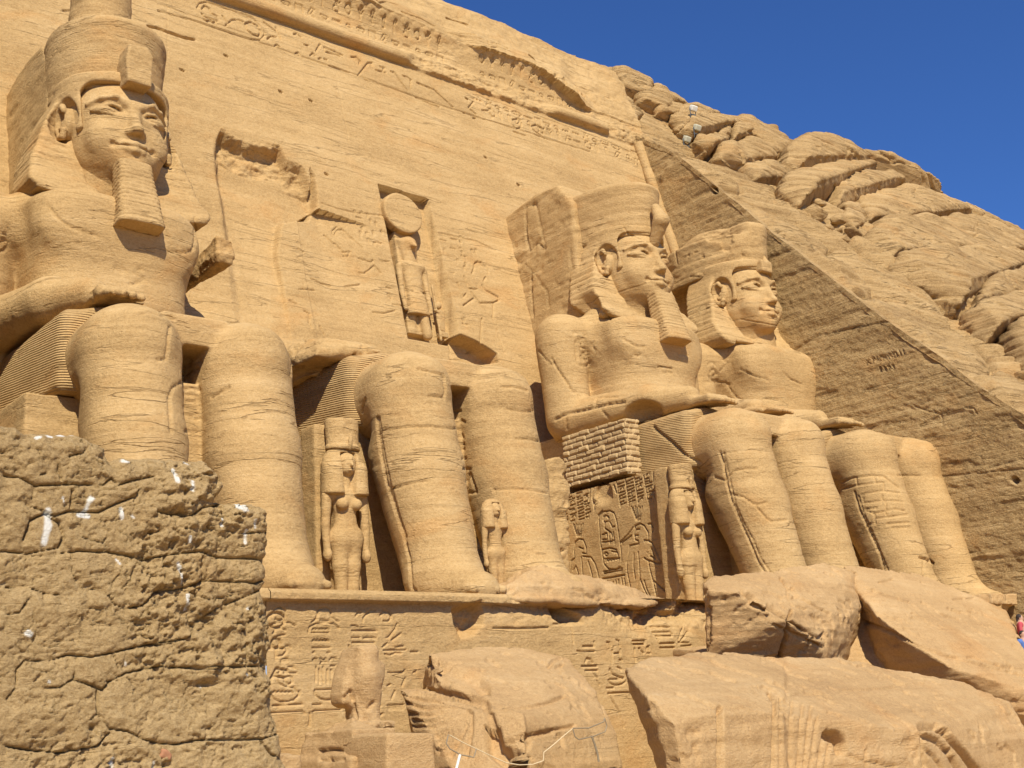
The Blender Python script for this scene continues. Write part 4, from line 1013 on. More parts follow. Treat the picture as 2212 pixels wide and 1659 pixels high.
GA = [[(1305, 447), (1425, 450)], [(1305, 490), (1420, 492), (1435, 510), (1430, 525), (1315, 525)], [(1320, 550), (1330, 585), (1450, 582)], [(1335, 618), (1450, 616)], [(1205, 455), (1225, 500), (1235, 540)], [(1110, 565), (1210, 562), (1212, 590), (1115, 592)],
 [(1125, 625), (1135, 730)], [(1160, 625), (1175, 625)], [(1180, 640), (1200, 660)], [(1225, 640), (1228, 612), (1245, 610), (1245, 640)], [(1230, 660), (1255, 660)], [(715, 608), (790, 608)], [(800, 570), (802, 610)], [(670, 645), (805, 647)],
 [(735, 735), (745, 705), (775, 708), (790, 740)], [(705, 768), (825, 766)], [(735, 800), (830, 800)], [(900, 575), (925, 575), (930, 610)], [(975, 555), (1000, 565), (1005, 610)], [(945, 640), (945, 745)], [(960, 665), (1010, 660)], [(1010, 630), (1010, 690)],
 [(1005, 715), (1025, 715)], [(925, 800), (930, 785), (950, 830), (1000, 850), (1040, 860)], [(990, 775), (1010, 780), (1020, 795)], [(930, 870), (1040, 868)], [(920, 880), (940, 905), (980, 918), (1030, 910), (1055, 890)], [(905, 940), (960, 940)], [(915, 985), (1085, 975), (1105, 985)],
 [(1480, 575), (1560, 578)], [(1500, 605), (1580, 600)], [(1480, 550), (1530, 440)], [(1500, 560), (1560, 490)], [(0, 460), (200, 465), (440, 455)], [(620, 420), (640, 580)], [(480, 430), (590, 430)], [(925, 1000), (1000, 1130), (1040, 1260)], [(800, 820), (830, 860)], [(830, 880), (845, 915)],
 [(1200, 330), (1330, 340), (1480, 350)], [(950, 290), (1140, 300)]]
def plinth_face(a0, a1, hh, nm):
    S = Sheet(a0, a1, -4.6, .0, hh)
    A, B = S.A, S.B
    P0 = np.stack([A, A*0+YB, B], -1).reshape(-1, 3)
    r1 = fbm(P0, (.5, 1, .9), 5, 103).reshape(A.shape); r2 = fbm(P0, (3, 1, 4), 4, 105).reshape(A.shape); r3 = fbm(P0, (.9, 1, .9), 5, 106).reshape(A.shape)
    S.D += .05*r1+.015*r2
    led = .22*sst(-.27, -.24, B)*sst(-5.6, -6.2, A+r3)*(1-.5*sst(-.1, 0, B))
    S.D -= led*(1+.5*r3)
    brkn = sst(-8.6, -6.4, A+1.2*r3)                                   # top edge crumbled to the right
    S.D += brkn*sst(-.75, -.05, B+.35*r3)*(.16+.45*r3+.14*r2)
    S.D += sst(-4.2, -2.5, A)*sst(-1.1, -.3, B+.3*r3)*(.10+.5*r3+.2*r2)
    pit = S.sdist(Bp(q8, [(1460, 290), (1640, 230), (1690, 300), (1690, 400), (1620, 470), (1530, 490), (1490, 400)]))
    S.D += sst(.06, -.15, pit+.1*r3)*(.40+.35*r3+.15*r2)
    pit = S.sdist(Bp(qa, [(480, 380), (485, 270), (560, 235), (620, 300), (700, 350), (720, 420), (560, 440)]))
    S.D += sst(.05, -.15, pit+.1*r3)*(.35+.4*r3+.15*r2)
    for g in G8: S.stroke(Bp(q8, g), .036, .035)
    for g in GA: S.stroke(Bp(qa, g), .04, .045)
    x = -18.6
    while x < -13.9:
        for z in (-.9, -1.5, -2.1): S.strokes(glyph(seq[int(x*5+z*7) % 20], x, z, .6, .45), .045, .06)
        x += .85
    V = np.stack([A, YB+S.D+S.G, B], -1).reshape(-1, 3)
    mesh_obj(nm, V, S.faces(), M_WALL, PB)
    return S
SA = plinth_face(-19.0, -14.3, .04, "plain_face"); SB = plinth_face(-14.3, 1.4, .022, "inscribed_face"); SC_ = plinth_face(1.4, 19.2, .05, "plain_face")
T_ = Sheet(-19.0, 19.2, -9.8, 1.0, .11)
P0 = np.stack([T_.A, T_.B, T_.A*0], -1).reshape(-1, 3); n1 = fbm(P0, (.5, .5, 1), 5, 61).reshape(T_.A.shape)
zt_ = .05*n1-.01
V = np.stack([T_.A, T_.B, zt_], -1); V[:, 0, 2] = -.02
jj = np.interp(T_.a, np.concatenate([SA.a, SB.a, SC_.a]), np.concatenate([(q.D+q.G)[:, -1] for q in (SA, SB, SC_)])); V[:, 0, 1] = YB+jj
mesh_obj("ledge_top", V.reshape(-1, 3), T_.faces(), M_WALL, PB)

# ------------------------------------------------------------------ rocks
def hullrock(name, hulls, mat, vox=.06, rough=.05, rsc=.8, seed=0, lines=None, parent=None, depth=.07, width=.05, chips=.04, strata=.02, cracks=False, smooth_it=1):
    V, Fq = hullmesh(hulls, vox, smooth_it)
    N = vnormals(V, Fq)
    d = 2*rough*fbm(V, (rsc, rsc, rsc*1.3), 6, seed, .55)+strata*2*fbm(V, (.25, .25, 5), 3, seed+7)
    d -= chips*sst(.2, .32, fbm(V, (1.6, 1.6, 2), 4, seed+5))
    V = V+N*d[:, None]
    if cracks: d = d+bedding_cracks(V, seed % 3, .03)
    if lines: V = carve(V, N, lines, depth, width)
    return mesh_obj(name, V, Fq, mat, parent)
def pts(L, q=None):
    out = []
    for u, v, y in L:
        if q: u, v = q(u, v)
        out.append(atY(u, v, y))
    return out
def deep(P, d): return list(P)+[np.array(p)+d*(np.array(p)-CP)/np.linalg.norm(np.array(p)-CP) for p in P]
def back(P, off): return list(P)+[np.array(p)+np.array(off) for p in P]

# fallen block with carved feathers
hA = back(pts([(925, 1412, -13.4), (1000, 1398, -13.2), (1120, 1392, -13.0), (1230, 1425, -13.6), (1290, 1490, -14.6), (1335, 1585, -15.6), (1345, 1690, -16.0), (1150, 1700, -17.0), (1128, 1560, -16.6), (1090, 1500, -15.4), (940, 1465, -14.2)]), (.9, 1.6, -.8))
hB = deep(pts([(868, 1493, -14.2), (900, 1490, -14.2), (1050, 1515, -15.6), (1132, 1540, -16.6), (1150, 1700, -17.4), (1000, 1700, -16.2), (950, 1640, -15.4), (895, 1560, -14.6)]), 1.8)
LA = [M(q8, g) for g in ([(1080, 930), (1250, 965), (1450, 985), (1650, 1020)], [(1095, 985), (1250, 1030), (1400, 1020), (1520, 1010)], [(1130, 1070), (1280, 1080), (1420, 1050), (1520, 1010)], [(1165, 1120), (1300, 1130), (1440, 1075), (1530, 1015)], [(1175, 1165), (1330, 1165), (1460, 1100), (1540, 1020)],
      [(1330, 1190), (1480, 1110), (1545, 1025)], [(1345, 1240), (1500, 1120), (1550, 1030)], [(1350, 1290), (1510, 1140), (1560, 1035)], [(1355, 1350), (1530, 1150), (1570, 1040)], [(1450, 1380), (1560, 1160), (1580, 1050)], [(1560, 1390), (1600, 1200), (1600, 1060)])]
LA += [dict(p=M(q8, [(1260, 660), (1400, 740), (1560, 790), (1650, 830), (1705, 890)]), w=.16, d=.16), dict(p=M(q8, [(1080, 885), (1250, 905), (1500, 940), (1700, 985), (1740, 1090), (1780, 1230)]), w=.10, d=.12),
       dict(p=M(q8, [(1740, 1200), (1760, 1300), (1850, 1380), (1990, 1440)]), w=.22, d=.35), dict(p=M(q8, [(1780, 1270), (1920, 1275)]), w=.05, d=.10), M(q8, [(1980, 1260), (2212, 1200)]), M(qa, [(0, 1110), (250, 1100), (420, 1065), (565, 1005)]), M(qa, [(180, 1350), (400, 1290), (640, 1240)]), M(qa, [(440, 770), (480, 715), (545, 695)]), M(qa, [(495, 775), (550, 755)])]
def rooted(H, zl=-3.3, lo_=0, hi_=0):
    """carry the lowest corners of a block down into the ground"""
    H = [np.array(p, float) for p in H]; return H+[np.array((p[0], p[1], -5.2)) for p in H if p[2] < zl and not (lo_ < p[1] < hi_)]
wb = hullrock("winged_block", [rooted(hA, -3.0), rooted(hB, -3.4)], M_BLOCK, .038, .04, .9, 3, LA, chips=.05)
tag(wb, "huge fallen sandstone block lying before the plinth, its near end carved with fanned feathers", "fallen block")

# large block at the lower right
top = [(1352, 1447), (1372, 1432), (1440, 1418), (1540, 1416), (1700, 1425)]
hD1 = pts([(1352, 1450, -19.0), (1385, 1425, -18.2), (1500, 1408, -17.4), (1700, 1418, -17.0), (1600, 1522, -20.2), (1688, 1545, -20.2), (1515, 1720, -19.9), (1688, 1720, -19.6), (1375, 1500, -19.0), (1410, 1591, -19.0), (1437, 1659, -19.0), (1455, 1720, -19.0), (1398, 1504, -20.0), (1458, 1567, -20.5), (1493, 1659, -20.6)])
hD1 += deep(hD1[:1], 2.0)[1:]+pts([(1500, 1640, -16.5), (1700, 1640, -16.5)])
hD2 = pts([(1560, 1410, -17.0), (1850, 1428, -16.8), (1950, 1450, -17.0), (2080, 1475, -17.2), (2180, 1515, -17.6), (2230, 1600, -18.2), (2240, 1740, -18.5), (1690, 1545, -19.9), (1850, 1575, -19.9), (1998, 1578, -19.9), (1690, 1740, -19.3), (1998, 1740, -19.3), (1998, 1585, -19.9), (2100, 1640, -19.2)])
hD2 += pts([(1600, 1640, -15.5), (2240, 1640, -15.5)])
hD3 = pts([(2080, 1500, -17.6), (2110, 1560, -19.6), (2190, 1540, -19.0), (2240, 1580, -18.5), (2020, 1560, -19.6), (2060, 1640, -20.2), (2140, 1760, -20.4), (2300, 1760, -19.5), (2260, 1560, -18.0), (2100, 1600, -20.1)])
LD = [M(qa, [(1465, 985), (1600, 1020), (1700, 1060), (1760, 1090)]), dict(p=M(qa, [(1808, 1100), (1815, 1300), (1812, 1590)]), w=.06, d=.16), M(qa, [(1740, 820), (1850, 870), (1930, 880)]), dict(p=M(qb, [(270, 1140), (310, 1200), (310, 1400), (300, 1680)]), w=.05, d=.10),
      M(qb, [(690, 1090), (740, 1115), (950, 1110), (1100, 1100), (1170, 1075), (1340, 1068)]), M(qb, [(1110, 1020), (1170, 1075)]), M(qb, [(430, 1145), (640, 1135)]), M(qb, [(840, 930), (880, 945), (980, 940)]), dict(p=M(qb, [(690, 1430), (740, 1445), (770, 1490), (775, 1540)]), w=.13, d=.28), M(qb, [(775, 1545), (850, 1590), (960, 1610), (1060, 1640), (1150, 1650)]),
      dict(p=M(qb, [(1335, 1370), (1345, 1500), (1360, 1680)]), w=.05, d=.12), dict(p=M(qb, [(1335, 1365), (1430, 1365), (1500, 1410), (1600, 1520), (1720, 1680)]), w=.10, d=.22), dict(p=M(qb, [(1345, 1435), (1440, 1470), (1520, 1550), (1590, 1670)]), w=.07, d=.12), dict(p=M(qb, [(1350, 1520), (1420, 1580), (1480, 1670)]), w=.05, d=.07), M(qb, [(1360, 1610), (1400, 1670)])]
LD += [M(qb, [(x, y), (x+dx, 1680)]) for x, y, dx in ((350, 1180, 0), (425, 1200, -15), (500, 1220, -30), (560, 1230, -45), (610, 1300, -55), (650, 1420, -40), (690, 1500, -30), (950, 1540, 0))]
LD += [M(qb, [(680, 1270), (760, 1290)]), M(qb, [(1280, 1260), (1350, 1300)])]
bd = hullrock("ridged_block", [rooted(hD1, -3.3, -19.5, -17), rooted(hD2)], M_BLOCK, .040, .045, .9, 13, LD, chips=.05, depth=.05, width=.04)
tag(bd, "largest fallen sandstone block at the lower right, flat topped with upright grooves on its front", "fallen block")

# split boulders behind it
hE = pts([(1522, 1262, -13.6), (1545, 1248, -13.4), (1600, 1262, -13.6), (1640, 1242, -13.0), (1700, 1224, -12.6), (1780, 1216, -12.0), (1850, 1232, -12.0), (1870, 1300, -12.4), (1533, 1276, -14.3), (1602, 1281, -14.8), (1699, 1336, -15.2), (1770, 1380, -15.0), (1520, 1300, -13.9), (1528, 1420, -13.75), (1620, 1440, -14.0), (1700, 1440, -14.25), (1785, 1440, -14.4), (1800, 1330, -13.4)])
hE += pts([(1560, 1420, -10.6), (1860, 1430, -10.4)])
LE = [dict(p=M(qb, [(75, 430), (130, 480), (150, 520), (270, 560), (390, 615), (500, 690), (620, 750), (660, 720)]), w=.08, d=.14), dict(p=M(qb, [(425, 560), (390, 720), (335, 900)]), w=.06, d=.25), dict(p=M(qb, [(350, 330), (400, 400), (470, 460)]), w=.06, d=.12), M(qb, [(470, 460), (600, 530), (690, 580)]), M(qb, [(470, 530), (520, 550)]),
      M(qb, [(650, 760), (500, 740), (410, 710)]), M(qb, [(400, 420), (410, 480), (460, 460), (430, 400)]), M(qb, [(660, 290), (710, 305)]), M(qb, [(820, 270), (900, 300)]), dict(p=M(qa, [(1725, 300), (1725, 580), (1690, 640)]), w=.06, d=.12), M(qb, [(300, 660), (640, 815)])]
be = hullrock("split_boulder", [hE, pts([(1545, 1410, -13.0), (1780, 1420, -13.2)])+[(x, y, -5.2) for x in (-3.2, 1.6) for y in (-12.9, -10.5)]+[(x, -10.5, -1.4) for x in (-2.5, 2)]], M_BLOCK, .045, .06, .8, 23, LE, chips=.06, strata=.03)
tag(be, "cracked boulder split by a thin upright cleft, behind the ridged block", "boulder")
hF = pts([(1822, 1222, -11.6), (1900, 1228, -11.2), (1990, 1240, -10.6), (2060, 1272, -10.4), (2120, 1293, -10.4), (2172, 1316, -10.8), (2212, 1382, -11.6), (2250, 1460, -13.0), (2290, 1560, -15.0), (1870, 1262, -12.6), (1895, 1330, -13.6), (1960, 1380, -14.4), (2050, 1440, -15.2), (2150, 1470, -15.6), (2250, 1500, -15.8), (2300, 1600, -15.8), (1838, 1262, -12.2)])
hF += pts([(1860, 1440, -10.4), (2240, 1600, -12.0), (1950, 1450, -12.5)])
hF2 = pts([(1845, 1300, -11.9), (1870, 1262, -12.0), (1890, 1300, -12.2), (1900, 1450, -12.6), (1990, 1500, -13.6), (2212, 1560, -14.6), (1790, 1460, -12.4), (1800, 1380, -12.0)])
hF2 += [p+np.array((0.3, 1.6, 0)) for p in hF2]
LF = [dict(p=M(qb, [(920, 630), (1100, 700), (1300, 800), (1500, 870), (1700, 920), (2052, 1010)]), w=.06, d=.10), M(qb, [(950, 400), (1080, 450), (1250, 500)]), M(qb, [(1340, 500), (1500, 600), (1600, 620)]), M(qb, [(1560, 480), (1700, 470)]), M(qb, [(1660, 885), (1690, 880), (1800, 920), (1950, 960), (2052, 970)]), M(qb, [(1520, 540), (1600, 575)]), M(qb, [(1040, 360), (1130, 340)])]
LF += [M(qb, [(860, 460), (830, 600), (780, 890)])]
bf = hullrock("slanting_slab", [rooted(hF, -1.2, -30, -12.7), rooted(hF2, -1.2)], M_BLOCK, .05, .05, .7, 33, LF, chips=.05, strata=.03)
tag(bf, "long slanting slab of fallen rock sloping down to the right edge from the last colossus", "fallen slab")
# broken foot and rubble right of the second colossus
hR = pts([(1170, 1215, -9.2), (1210, 1232, -9.6), (1270, 1262, -9.8), (1340, 1270, -9.6), (1395, 1282, -9.4), (1440, 1296, -9.2), (1060, 1290, -9.9), (1180, 1300, -10.0), (1400, 1310, -9.9)])
hR += [p+np.array((0.2, 2.4, -.2)) for p in hR]
br = hullrock("foot_rubble", [hR], M_BLOCK, .05, .09, 1.0, 43, [M(qa, [(640, 150), (730, 170), (735, 215)]), M(qa, [(730, 190), (830, 240), (920, 235)])], chips=.07, strata=.03)
tag(br, "low heap of broken foot and rubble on the plinth beside the headless colossus' feet", "rubble")
# small blocks along the ledge
def blk(name, label, cat, u0, u1, v0, v1, Y, dep, mat, seed, rough=.03, lines=None, group=None, slope=0):
    P = pts([(u0, v0+slope, Y), (u1, v0, Y), (u1, v1, Y), (u0, v1, Y)]); P = back(P, (0, dep, 0)); P = rooted(P, -3.3)
    o = hullrock(name, [P], mat, .04, rough, 1.2, seed, lines, chips=.03, strata=.01); tag(o, label, cat, group); return o
g_ = "cut blocks standing at the right end of the plinth"
for i, (u0, u1, v0, v1, w) in enumerate(((2117, 2139, 1283, 1305, "leftmost"), (2143, 2168, 1281, 1306, "middle"), (2173, 2197, 1282, 1306, "rightmost"))):
    blk("stone_block", "%s of three small squared stones on the ledge beside the dark side wall" % w, "stone block", u0, u1, v0, v1, -10.0, .9, M_BLOCK, 51+i, .04, group=g_)
for i, (u0, u1, v0, v1, w) in enumerate(((1062, 1082, 1270, 1291, "first"), (1085, 1108, 1272, 1298, "second"), (1128, 1150, 1278, 1302, "third"), (1153, 1172, 1278, 1302, "fourth"))):
    pass
blk("stone_block", "small pale chip standing on the plinth edge between the headless colossus' feet", "stone block", 993, 1012, 1282, 1302, -9.95, .3, M_PALE, 58, .03)
# pedestal block
LP = [dict(p=[(836, 1590), (838, 1680)], w=.03, d=.03)]
blk("stone_block", "plain squared block beside the bird statue, in front of the feathered block", "stone block", 836, 941, 1583, 1720, -16.7, 1.3, M_BLOCK, 61, .02)
blk("stone_block", "narrow upright block squeezed against the bird statue's stepped pedestal", "stone block", 806, 834, 1590, 1720, -16.2, 1.2, M_BLOCK, 62, .02)
# bird statue on its stepped pedestal
BS = thing("falcon_statue", "weathered headless falcon statue standing on a stepped pedestal before the carved plinth", "statue", atY(775, 1575, -14.8))
c = atY(775, 1575, -14.8); h0 = atY(775, 1395, -14.8)[2]-c[2]
F = Field((c[0]-1.0, c[1]-.9, c[2]-.15), (c[0]+1.0, c[1]+1.3, c[2]+h0+.3), .028)
def Fp(g): return [(lambda P: (P[0], P[2]))(atY(*q8(*p), c[1])) for p in g]
F.add(Prism(Fp([(735, 572), (870, 556), (886, 600), (886, 660), (934, 712), (930, 800), (906, 900), (902, 1010), (892, 1175), (800, 1180), (755, 1090), (740, 950), (735, 800), (722, 650)]), 'y', c[1]-.20, c[1]+.55, .16), .03)
F.add(Prism(Fp([(760, 590), (725, 640), (692, 700), (652, 840), (640, 930), (650, 1000), (700, 1030), (745, 1000), (780, 850), (780, 700)]), 'y', c[1]-.05, c[1]+.50, .14), .08)
F.add(Prism(Fp([(700, 980), (740, 960), (770, 1175), (742, 1175)]), 'y', c[1]-.10, c[1]+.25, .05), .08)
F.add(Ell((c[0]+.12, c[1]-.10, c[2]+h0*.62), (.24, .22, .40)), .12)
for s in (-1, 1): F.add(Box((c[0]+.12+s*.16, c[1]-.32, c[2]+.04), (.12, .26, .07), .04), .05)
finish("body", F, M_BLOCK, BS, .03, 1.6, chips=.05, seed=71, lines=[dict(p=M(q8, [(650, 950), (700, 900), (720, 960), (745, 1100)]), w=.05, d=.08), M(q8, [(830, 1030), (870, 990)])])
def boxpts(x0, x1, y0, y1, z0, z1): return [(x, y, z) for x in (x0, x1) for y in (y0, y1) for z in (z0, z1)]
zz = [atY(720, v, -14.8)[2] for v in (1578, 1603, 1632, 1665)]; x0 = atY(697, 1610, -14.8)[0]; x1 = atY(795, 1610, -14.8)[0]
hullrock("pedestal", [boxpts(x0+.05, x1, c[1]-.9, c[1]+.7, zz[1]-.01, zz[0]), boxpts(x0, x1+.0, c[1]-.95, c[1]+.75, zz[2], zz[1]-.03), boxpts(x0-.1, x1+.05, c[1]-1.05, c[1]+.8, -5.2, zz[2]-.03),
          [(c[0]-.62, c[1]-.8, zz[0]), (c[0]-.05, c[1]-.8, zz[0]), (c[0]-.5, c[1]+.5, zz[0]), (c[0]-.05, c[1]+.5, zz[0]), (c[0]-.25, c[1]-.2, zz[0]+.22), (c[0]-.12, c[1]+.1, zz[0]+.22)]], M_BLOCK, .04, .03, 1.2, 73,
         [M(q8, [(475, 1350), (560, 1340), (630, 1345)]), M(q8, [(475, 1415), (640, 1405)]), dict(p=M(q8, [(660, 1330), (700, 1310), (740, 1320), (730, 1360), (670, 1355)]), w=.05, d=.08)], BS)
blk("stone_block", "thin flat slab on the ground at the foot of the mud brick wall", "stone block", 598, 655, 1626, 1650, -17.5, .6, M_BLOCK, 75, .02)
# thin metal hoops and posts of the rope barrier
M_WIRE = plain("weathered wire", (.30, .25, .17), .6, .3); M_POST = plain("white painted post", (.74, .72, .66), .6)
def wire(pl, r, Y, name, mat, parent=None, closed=False):
    P = [atY(*p[:2], p[2] if len(p) > 2 else Y) for p in pl]
    out = []
    for a, b in zip(P[:-1], P[1:]):
        for t in np.linspace(0, 1, 6)[:-1]: out.append(a+(b-a)*t)
    out.append(P[-1]); V, Q = tube(out, r, 8); return mesh_obj(name, V, Q, mat, parent)
def group_of(name, label, cat, Y, u, v, group=None):
    return thing(name, label, cat, atY(u, v, Y), group)
gb = "thin rope barrier hoops at the foot of the fallen blocks"
t1 = group_of("barrier_hoop", "bent wire hoop on a white post before the feathered block's carved end", "barrier", -18.5, 1155, 1659, gb)
wire(M(q8, [(1430, 1225), (1415, 1290), (1440, 1330), (1520, 1375), (1620, 1395), (1640, 1330)]), .009, -18.5, "hoop", M_WIRE, t1)
wire(M(q8, [(1517, 1375), (1503, 1430), (1485, 1500), (1475, 1560)]), .022, -18.5, "post", M_POST, t1)
t2 = group_of("barrier_hoop", "bent wire hoop on a thin post beside the dark gap right of the feathered block", "barrier", -18.5, 1290, 1640, gb)
wire(M(qa, [(630, 1262), (650, 1330), (680, 1352), (800, 1325), (890, 1290), (905, 1240), (885, 1180), (880, 1210), (760, 1260), (630, 1262)]), .009, -18.5, "hoop", M_WIRE, t2)
wire(M(qa, [(785, 1330), (810, 1400), (830, 1470), (840, 1530)]), .018, -18.5, "post", M_WIRE, t2)
rp = wire(M(q8, [(1440, 1228), (1540, 1285), (1640, 1332), (1760, 1390), (1860, 1435), (1960, 1452), (2060, 1448), (2140, 1420)])+M(qa, [(400, 1455), (470, 1400), (550, 1330), (630, 1265)]), .008, -18.5, "barrier_rope", plain("pale rope", (.62, .50, .30), .9))
tag(rp, "pale rope sagging between two wire hoops before the feathered block", "rope")

# ------------------------------------------------------------------ mud brick wall close by on the left
YM = -27.3
out = [(-260, 40), (-100, 55), (60, 70), (100, 95), (200, 90), (230, 100), (340, 95), (430, 125), (490, 160), (500, 190), (515, 215), (560, 200), (700, 205), (830, 215), (950, 210), (990, 260), (1010, 300), (1030, 350), (1000, 400), (1040, 425), (1190, 420), (1230, 470), (1240, 550), (1255, 620), (1250, 670), (1232, 690), (1242, 730), (1240, 780), (1218, 830), (1250, 930), (1262, 1040), (1265, 1200), (1275, 1400), (1290, 1440), (1320, 1560), (1325, 1620), (1350, 1700), (1420, 1900), (1500, 2600), (-260, 2600)]
def Mp(g): return [(lambda P: (P[0], P[2]))(atY(*q7(*p), YM)) for p in g]
O = Mp(out)
S = Sheet(-26.0, -23.45, -4.95, -1.42, .0068)
A, B = S.A, S.B
P0 = np.stack([A, A*0, B], -1).reshape(-1, 3)
r1 = fbm(P0, (3, 1, 4), 5, 203).reshape(A.shape); r2 = fbm(P0, (14, 1, 18), 5, 205, .6).reshape(A.shape); r3 = fbm(P0, (5, 1, 7), 5, 206, .6).reshape(A.shape)
sd = S.sdist(O)+.010*r3+.006*r2
L7 = [[(0, 430), (90, 432), (180, 470), (230, 490), (300, 465), (440, 470), (520, 430), (600, 400)], [(-60, 655), (0, 655), (90, 665), (140, 680), (240, 665), (330, 655), (480, 655), (560, 670), (640, 690), (800, 665), (900, 655), (1000, 680), (1245, 685)], [(0, 820), (100, 820), (180, 850), (260, 860), (320, 855), (335, 820)],
 [(335, 825), (420, 830), (480, 865), (500, 900), (560, 920), (640, 905), (700, 840), (790, 830), (850, 820), (920, 790), (1040, 790), (1170, 800), (1240, 775)], [(90, 1160), (200, 1165), (290, 1135), (400, 1145), (500, 1125), (560, 1110), (700, 1080), (840, 1060), (900, 980), (980, 920), (1080, 880), (1200, 830)],
 [(85, 1305), (150, 1285), (240, 1290), (310, 1250), (400, 1280), (450, 1300), (480, 1260), (560, 1220), (700, 1190), (900, 1200), (1100, 1190), (1265, 1180)], [(0, 1340), (40, 1290), (50, 1200), (90, 1160)], [(420, 1300), (420, 1410), (480, 1480), (560, 1490), (640, 1530), (720, 1550), (800, 1550), (900, 1530), (1080, 1530), (1200, 1525), (1290, 1500)],
 [(0, 1560), (130, 1580), (260, 1590), (420, 1560), (480, 1500)], [(80, 600), (110, 510), (180, 480), (245, 520), (265, 590), (240, 640), (100, 665)], [(135, 350), (300, 340), (470, 340), (500, 310), (520, 330)], [(530, 345), (600, 320), (700, 300)], [(700, 470), (860, 490), (920, 450), (1010, 430)], [(0, 300), (60, 310), (135, 350)],
 [(1180, 1520), (1240, 1600), (1330, 1620)]]
L7b = [[(300, 665), (305, 760), (335, 820)], [(735, 685), (745, 830)], [(910, 680), (918, 790)], [(325, 1150), (315, 1250)], [(500, 1125), (525, 1210)], [(310, 370), (305, 450)], [(245, 250), (260, 325)], [(480, 870), (500, 800), (520, 770)], [(590, 740), (580, 790), (540, 830)], [(160, 1640), (165, 1760)], [(265, 1700), (255, 1590)],
 [(560, 920), (520, 960), (540, 1000), (640, 1040), (680, 1060)], [(640, 910), (680, 960), (650, 1010)], [(1110, 1060), (1115, 1180)], [(380, 940), (400, 1000), (440, 980)], [(840, 1060), (780, 1080), (700, 1090)], [(400, 140), (380, 190), (300, 210)], [(820, 830), (940, 880), (1080, 850)], [(0, 950), (60, 940), (100, 880)], [(720, 1550), (720, 1640)], [(420, 1410), (380, 1440)],
 [(350, 590), (450, 615), (470, 590)], [(940, 480), (1000, 495), (1090, 480)], [(1100, 570), (1230, 560)], [(600, 420), (620, 380), (610, 340)], [(130, 360), (120, 420)], [(160, 300), (190, 290)], [(560, 1240), (600, 1280), (580, 1340)]]
cr = np.full(A.shape, 9.0)
for g in L7: cr = np.minimum(cr, seg_dist(A, B, Mp(g)))
cr2 = cr.copy()
for g in L7b: cr2 = np.minimum(cr2, seg_dist(A, B, Mp(g)))
crn = np.abs(cr+.012*r3); crn2 = np.abs(cr2+.008*r3)
D = -.012*(1-np.exp(-crn/.03))-.005*(1-np.exp(-crn2/.02))
_a, _b = A*8+.5*r3+.3*r2, B*17+.6*r3
W1, W2, Wr = worley2(_a, _b, 3); D -= .006*(Wr-.5)*sst(0, .2, W2-W1); D += .012*(1-sst(.01, .06, W2-W1+.04*r2))*sst(.0, .3, r1+.5*r3)
W1, W2, Wr = worley2(A*30+r2, B*42+r2, 13); D -= .005*(Wr-.5)*sst(-.05, .25, r3)
thin = .35+.65*sst(-.1, .3, r3+.1)
D += thin*.032*(1-sst(.001, .007, crn))+.024*(1-sst(.001, .0045, crn2))
mc = np.abs(fbm(P0, (5, 1, 6), 3, 231).reshape(A.shape)); D += .012*(1-sst(0, .018, mc))*sst(.05, .2, r1+.1)
rub = sst(-.1, .25, fbm(P0, (1.6, 1, 2.2), 4, 215).reshape(A.shape)+.35*sst(-3.0, -3.4, B)*sst(-25.2, -24.4, A))
D += .045*r1+(.015+.032*rub)*r2+(.014+.045*rub)*r3
pg = fbm(P0, (13, 1, 17), 3, 217).reshape(A.shape); D += .030*sst(.26, .36, pg)*(.3+.7*rub)
pr = fbm(P0, (30, 1, 34), 3, 216).reshape(A.shape); D += .018*sst(.20, .30, pr)*(.35+.65*rub)
F1, F2, Rr = worley2(A*11, B*12, 5); D += .010*rub*sst(.5, 0, F1)
e = np.clip(-sd, 0, .14)/.14; D += .13*(1-np.sqrt(np.maximum(1-(1-e)**2, 0)))
mask = sd < 0
stn = np.zeros(A.shape)
for g, w in (([(195, 460), (188, 540), (170, 620)], .020), ([(400, 405), (385, 440), (372, 470)], .018), ([(540, 455), (541, 500)], .010), ([(865, 320), (866, 372)], .010), ([(785, 270), (788, 330)], .012), ([(1003, 500), (1003, 535)], .008), ([(1095, 430), (1125, 440), (1110, 455)], .022), ([(1115, 560), (1116, 612)], .012), ([(840, 860), (841, 925)], .009),
             ([(795, 712), (805, 740), (825, 800)], .008), ([(1014, 285), (1016, 325)], .009), ([(945, 215), (965, 225)], .012), ([(985, 255), (990, 262)], .010), ([(150, 122), (165, 118)], .008), ([(205, 110), (222, 112)], .007), ([(262, 103), (290, 104)], .006), ([(322, 100), (332, 101)], .006), ([(340, 485), (390, 488)], .012), ([(590, 488), (598, 495)], .012), ([(555, 1165), (560, 1185)], .010), ([(95, 1035), (110, 1045)], .012), ([(484, 1620), (482, 1650)], .012), ([(680, 1635), (680, 1680)], .008),
             ([(1155, 515), (1158, 545)], .010), ([(265, 405), (272, 430)], .006), ([(1128, 915), (1130, 920)], .009), ([(193, 1258), (195, 1264)], .010), ([(905, 1285), (908, 1290)], .008), ([(840, 595), (842, 610)], .006), ([(515, 690), (528, 712)], .006), ([(290, 790), (292, 800)], .006), ([(1105, 1225), (1108, 1230)], .007), ([(855, 230), (875, 240)], .012), ([(560, 225), (600, 230)], .009), ([(1150, 1155), (1152, 1160)], .006)):
    stn = np.maximum(stn, 1-sst(w*.4, w*1.1, seg_dist(A, B, Mp(g))+.012*r2+.008*r3))
MB = thing("mudbrick_wall", "thick crumbling mud brick wall with stepped top and white bird streaks, close on the left", "wall", (-25, YM, -4.9))
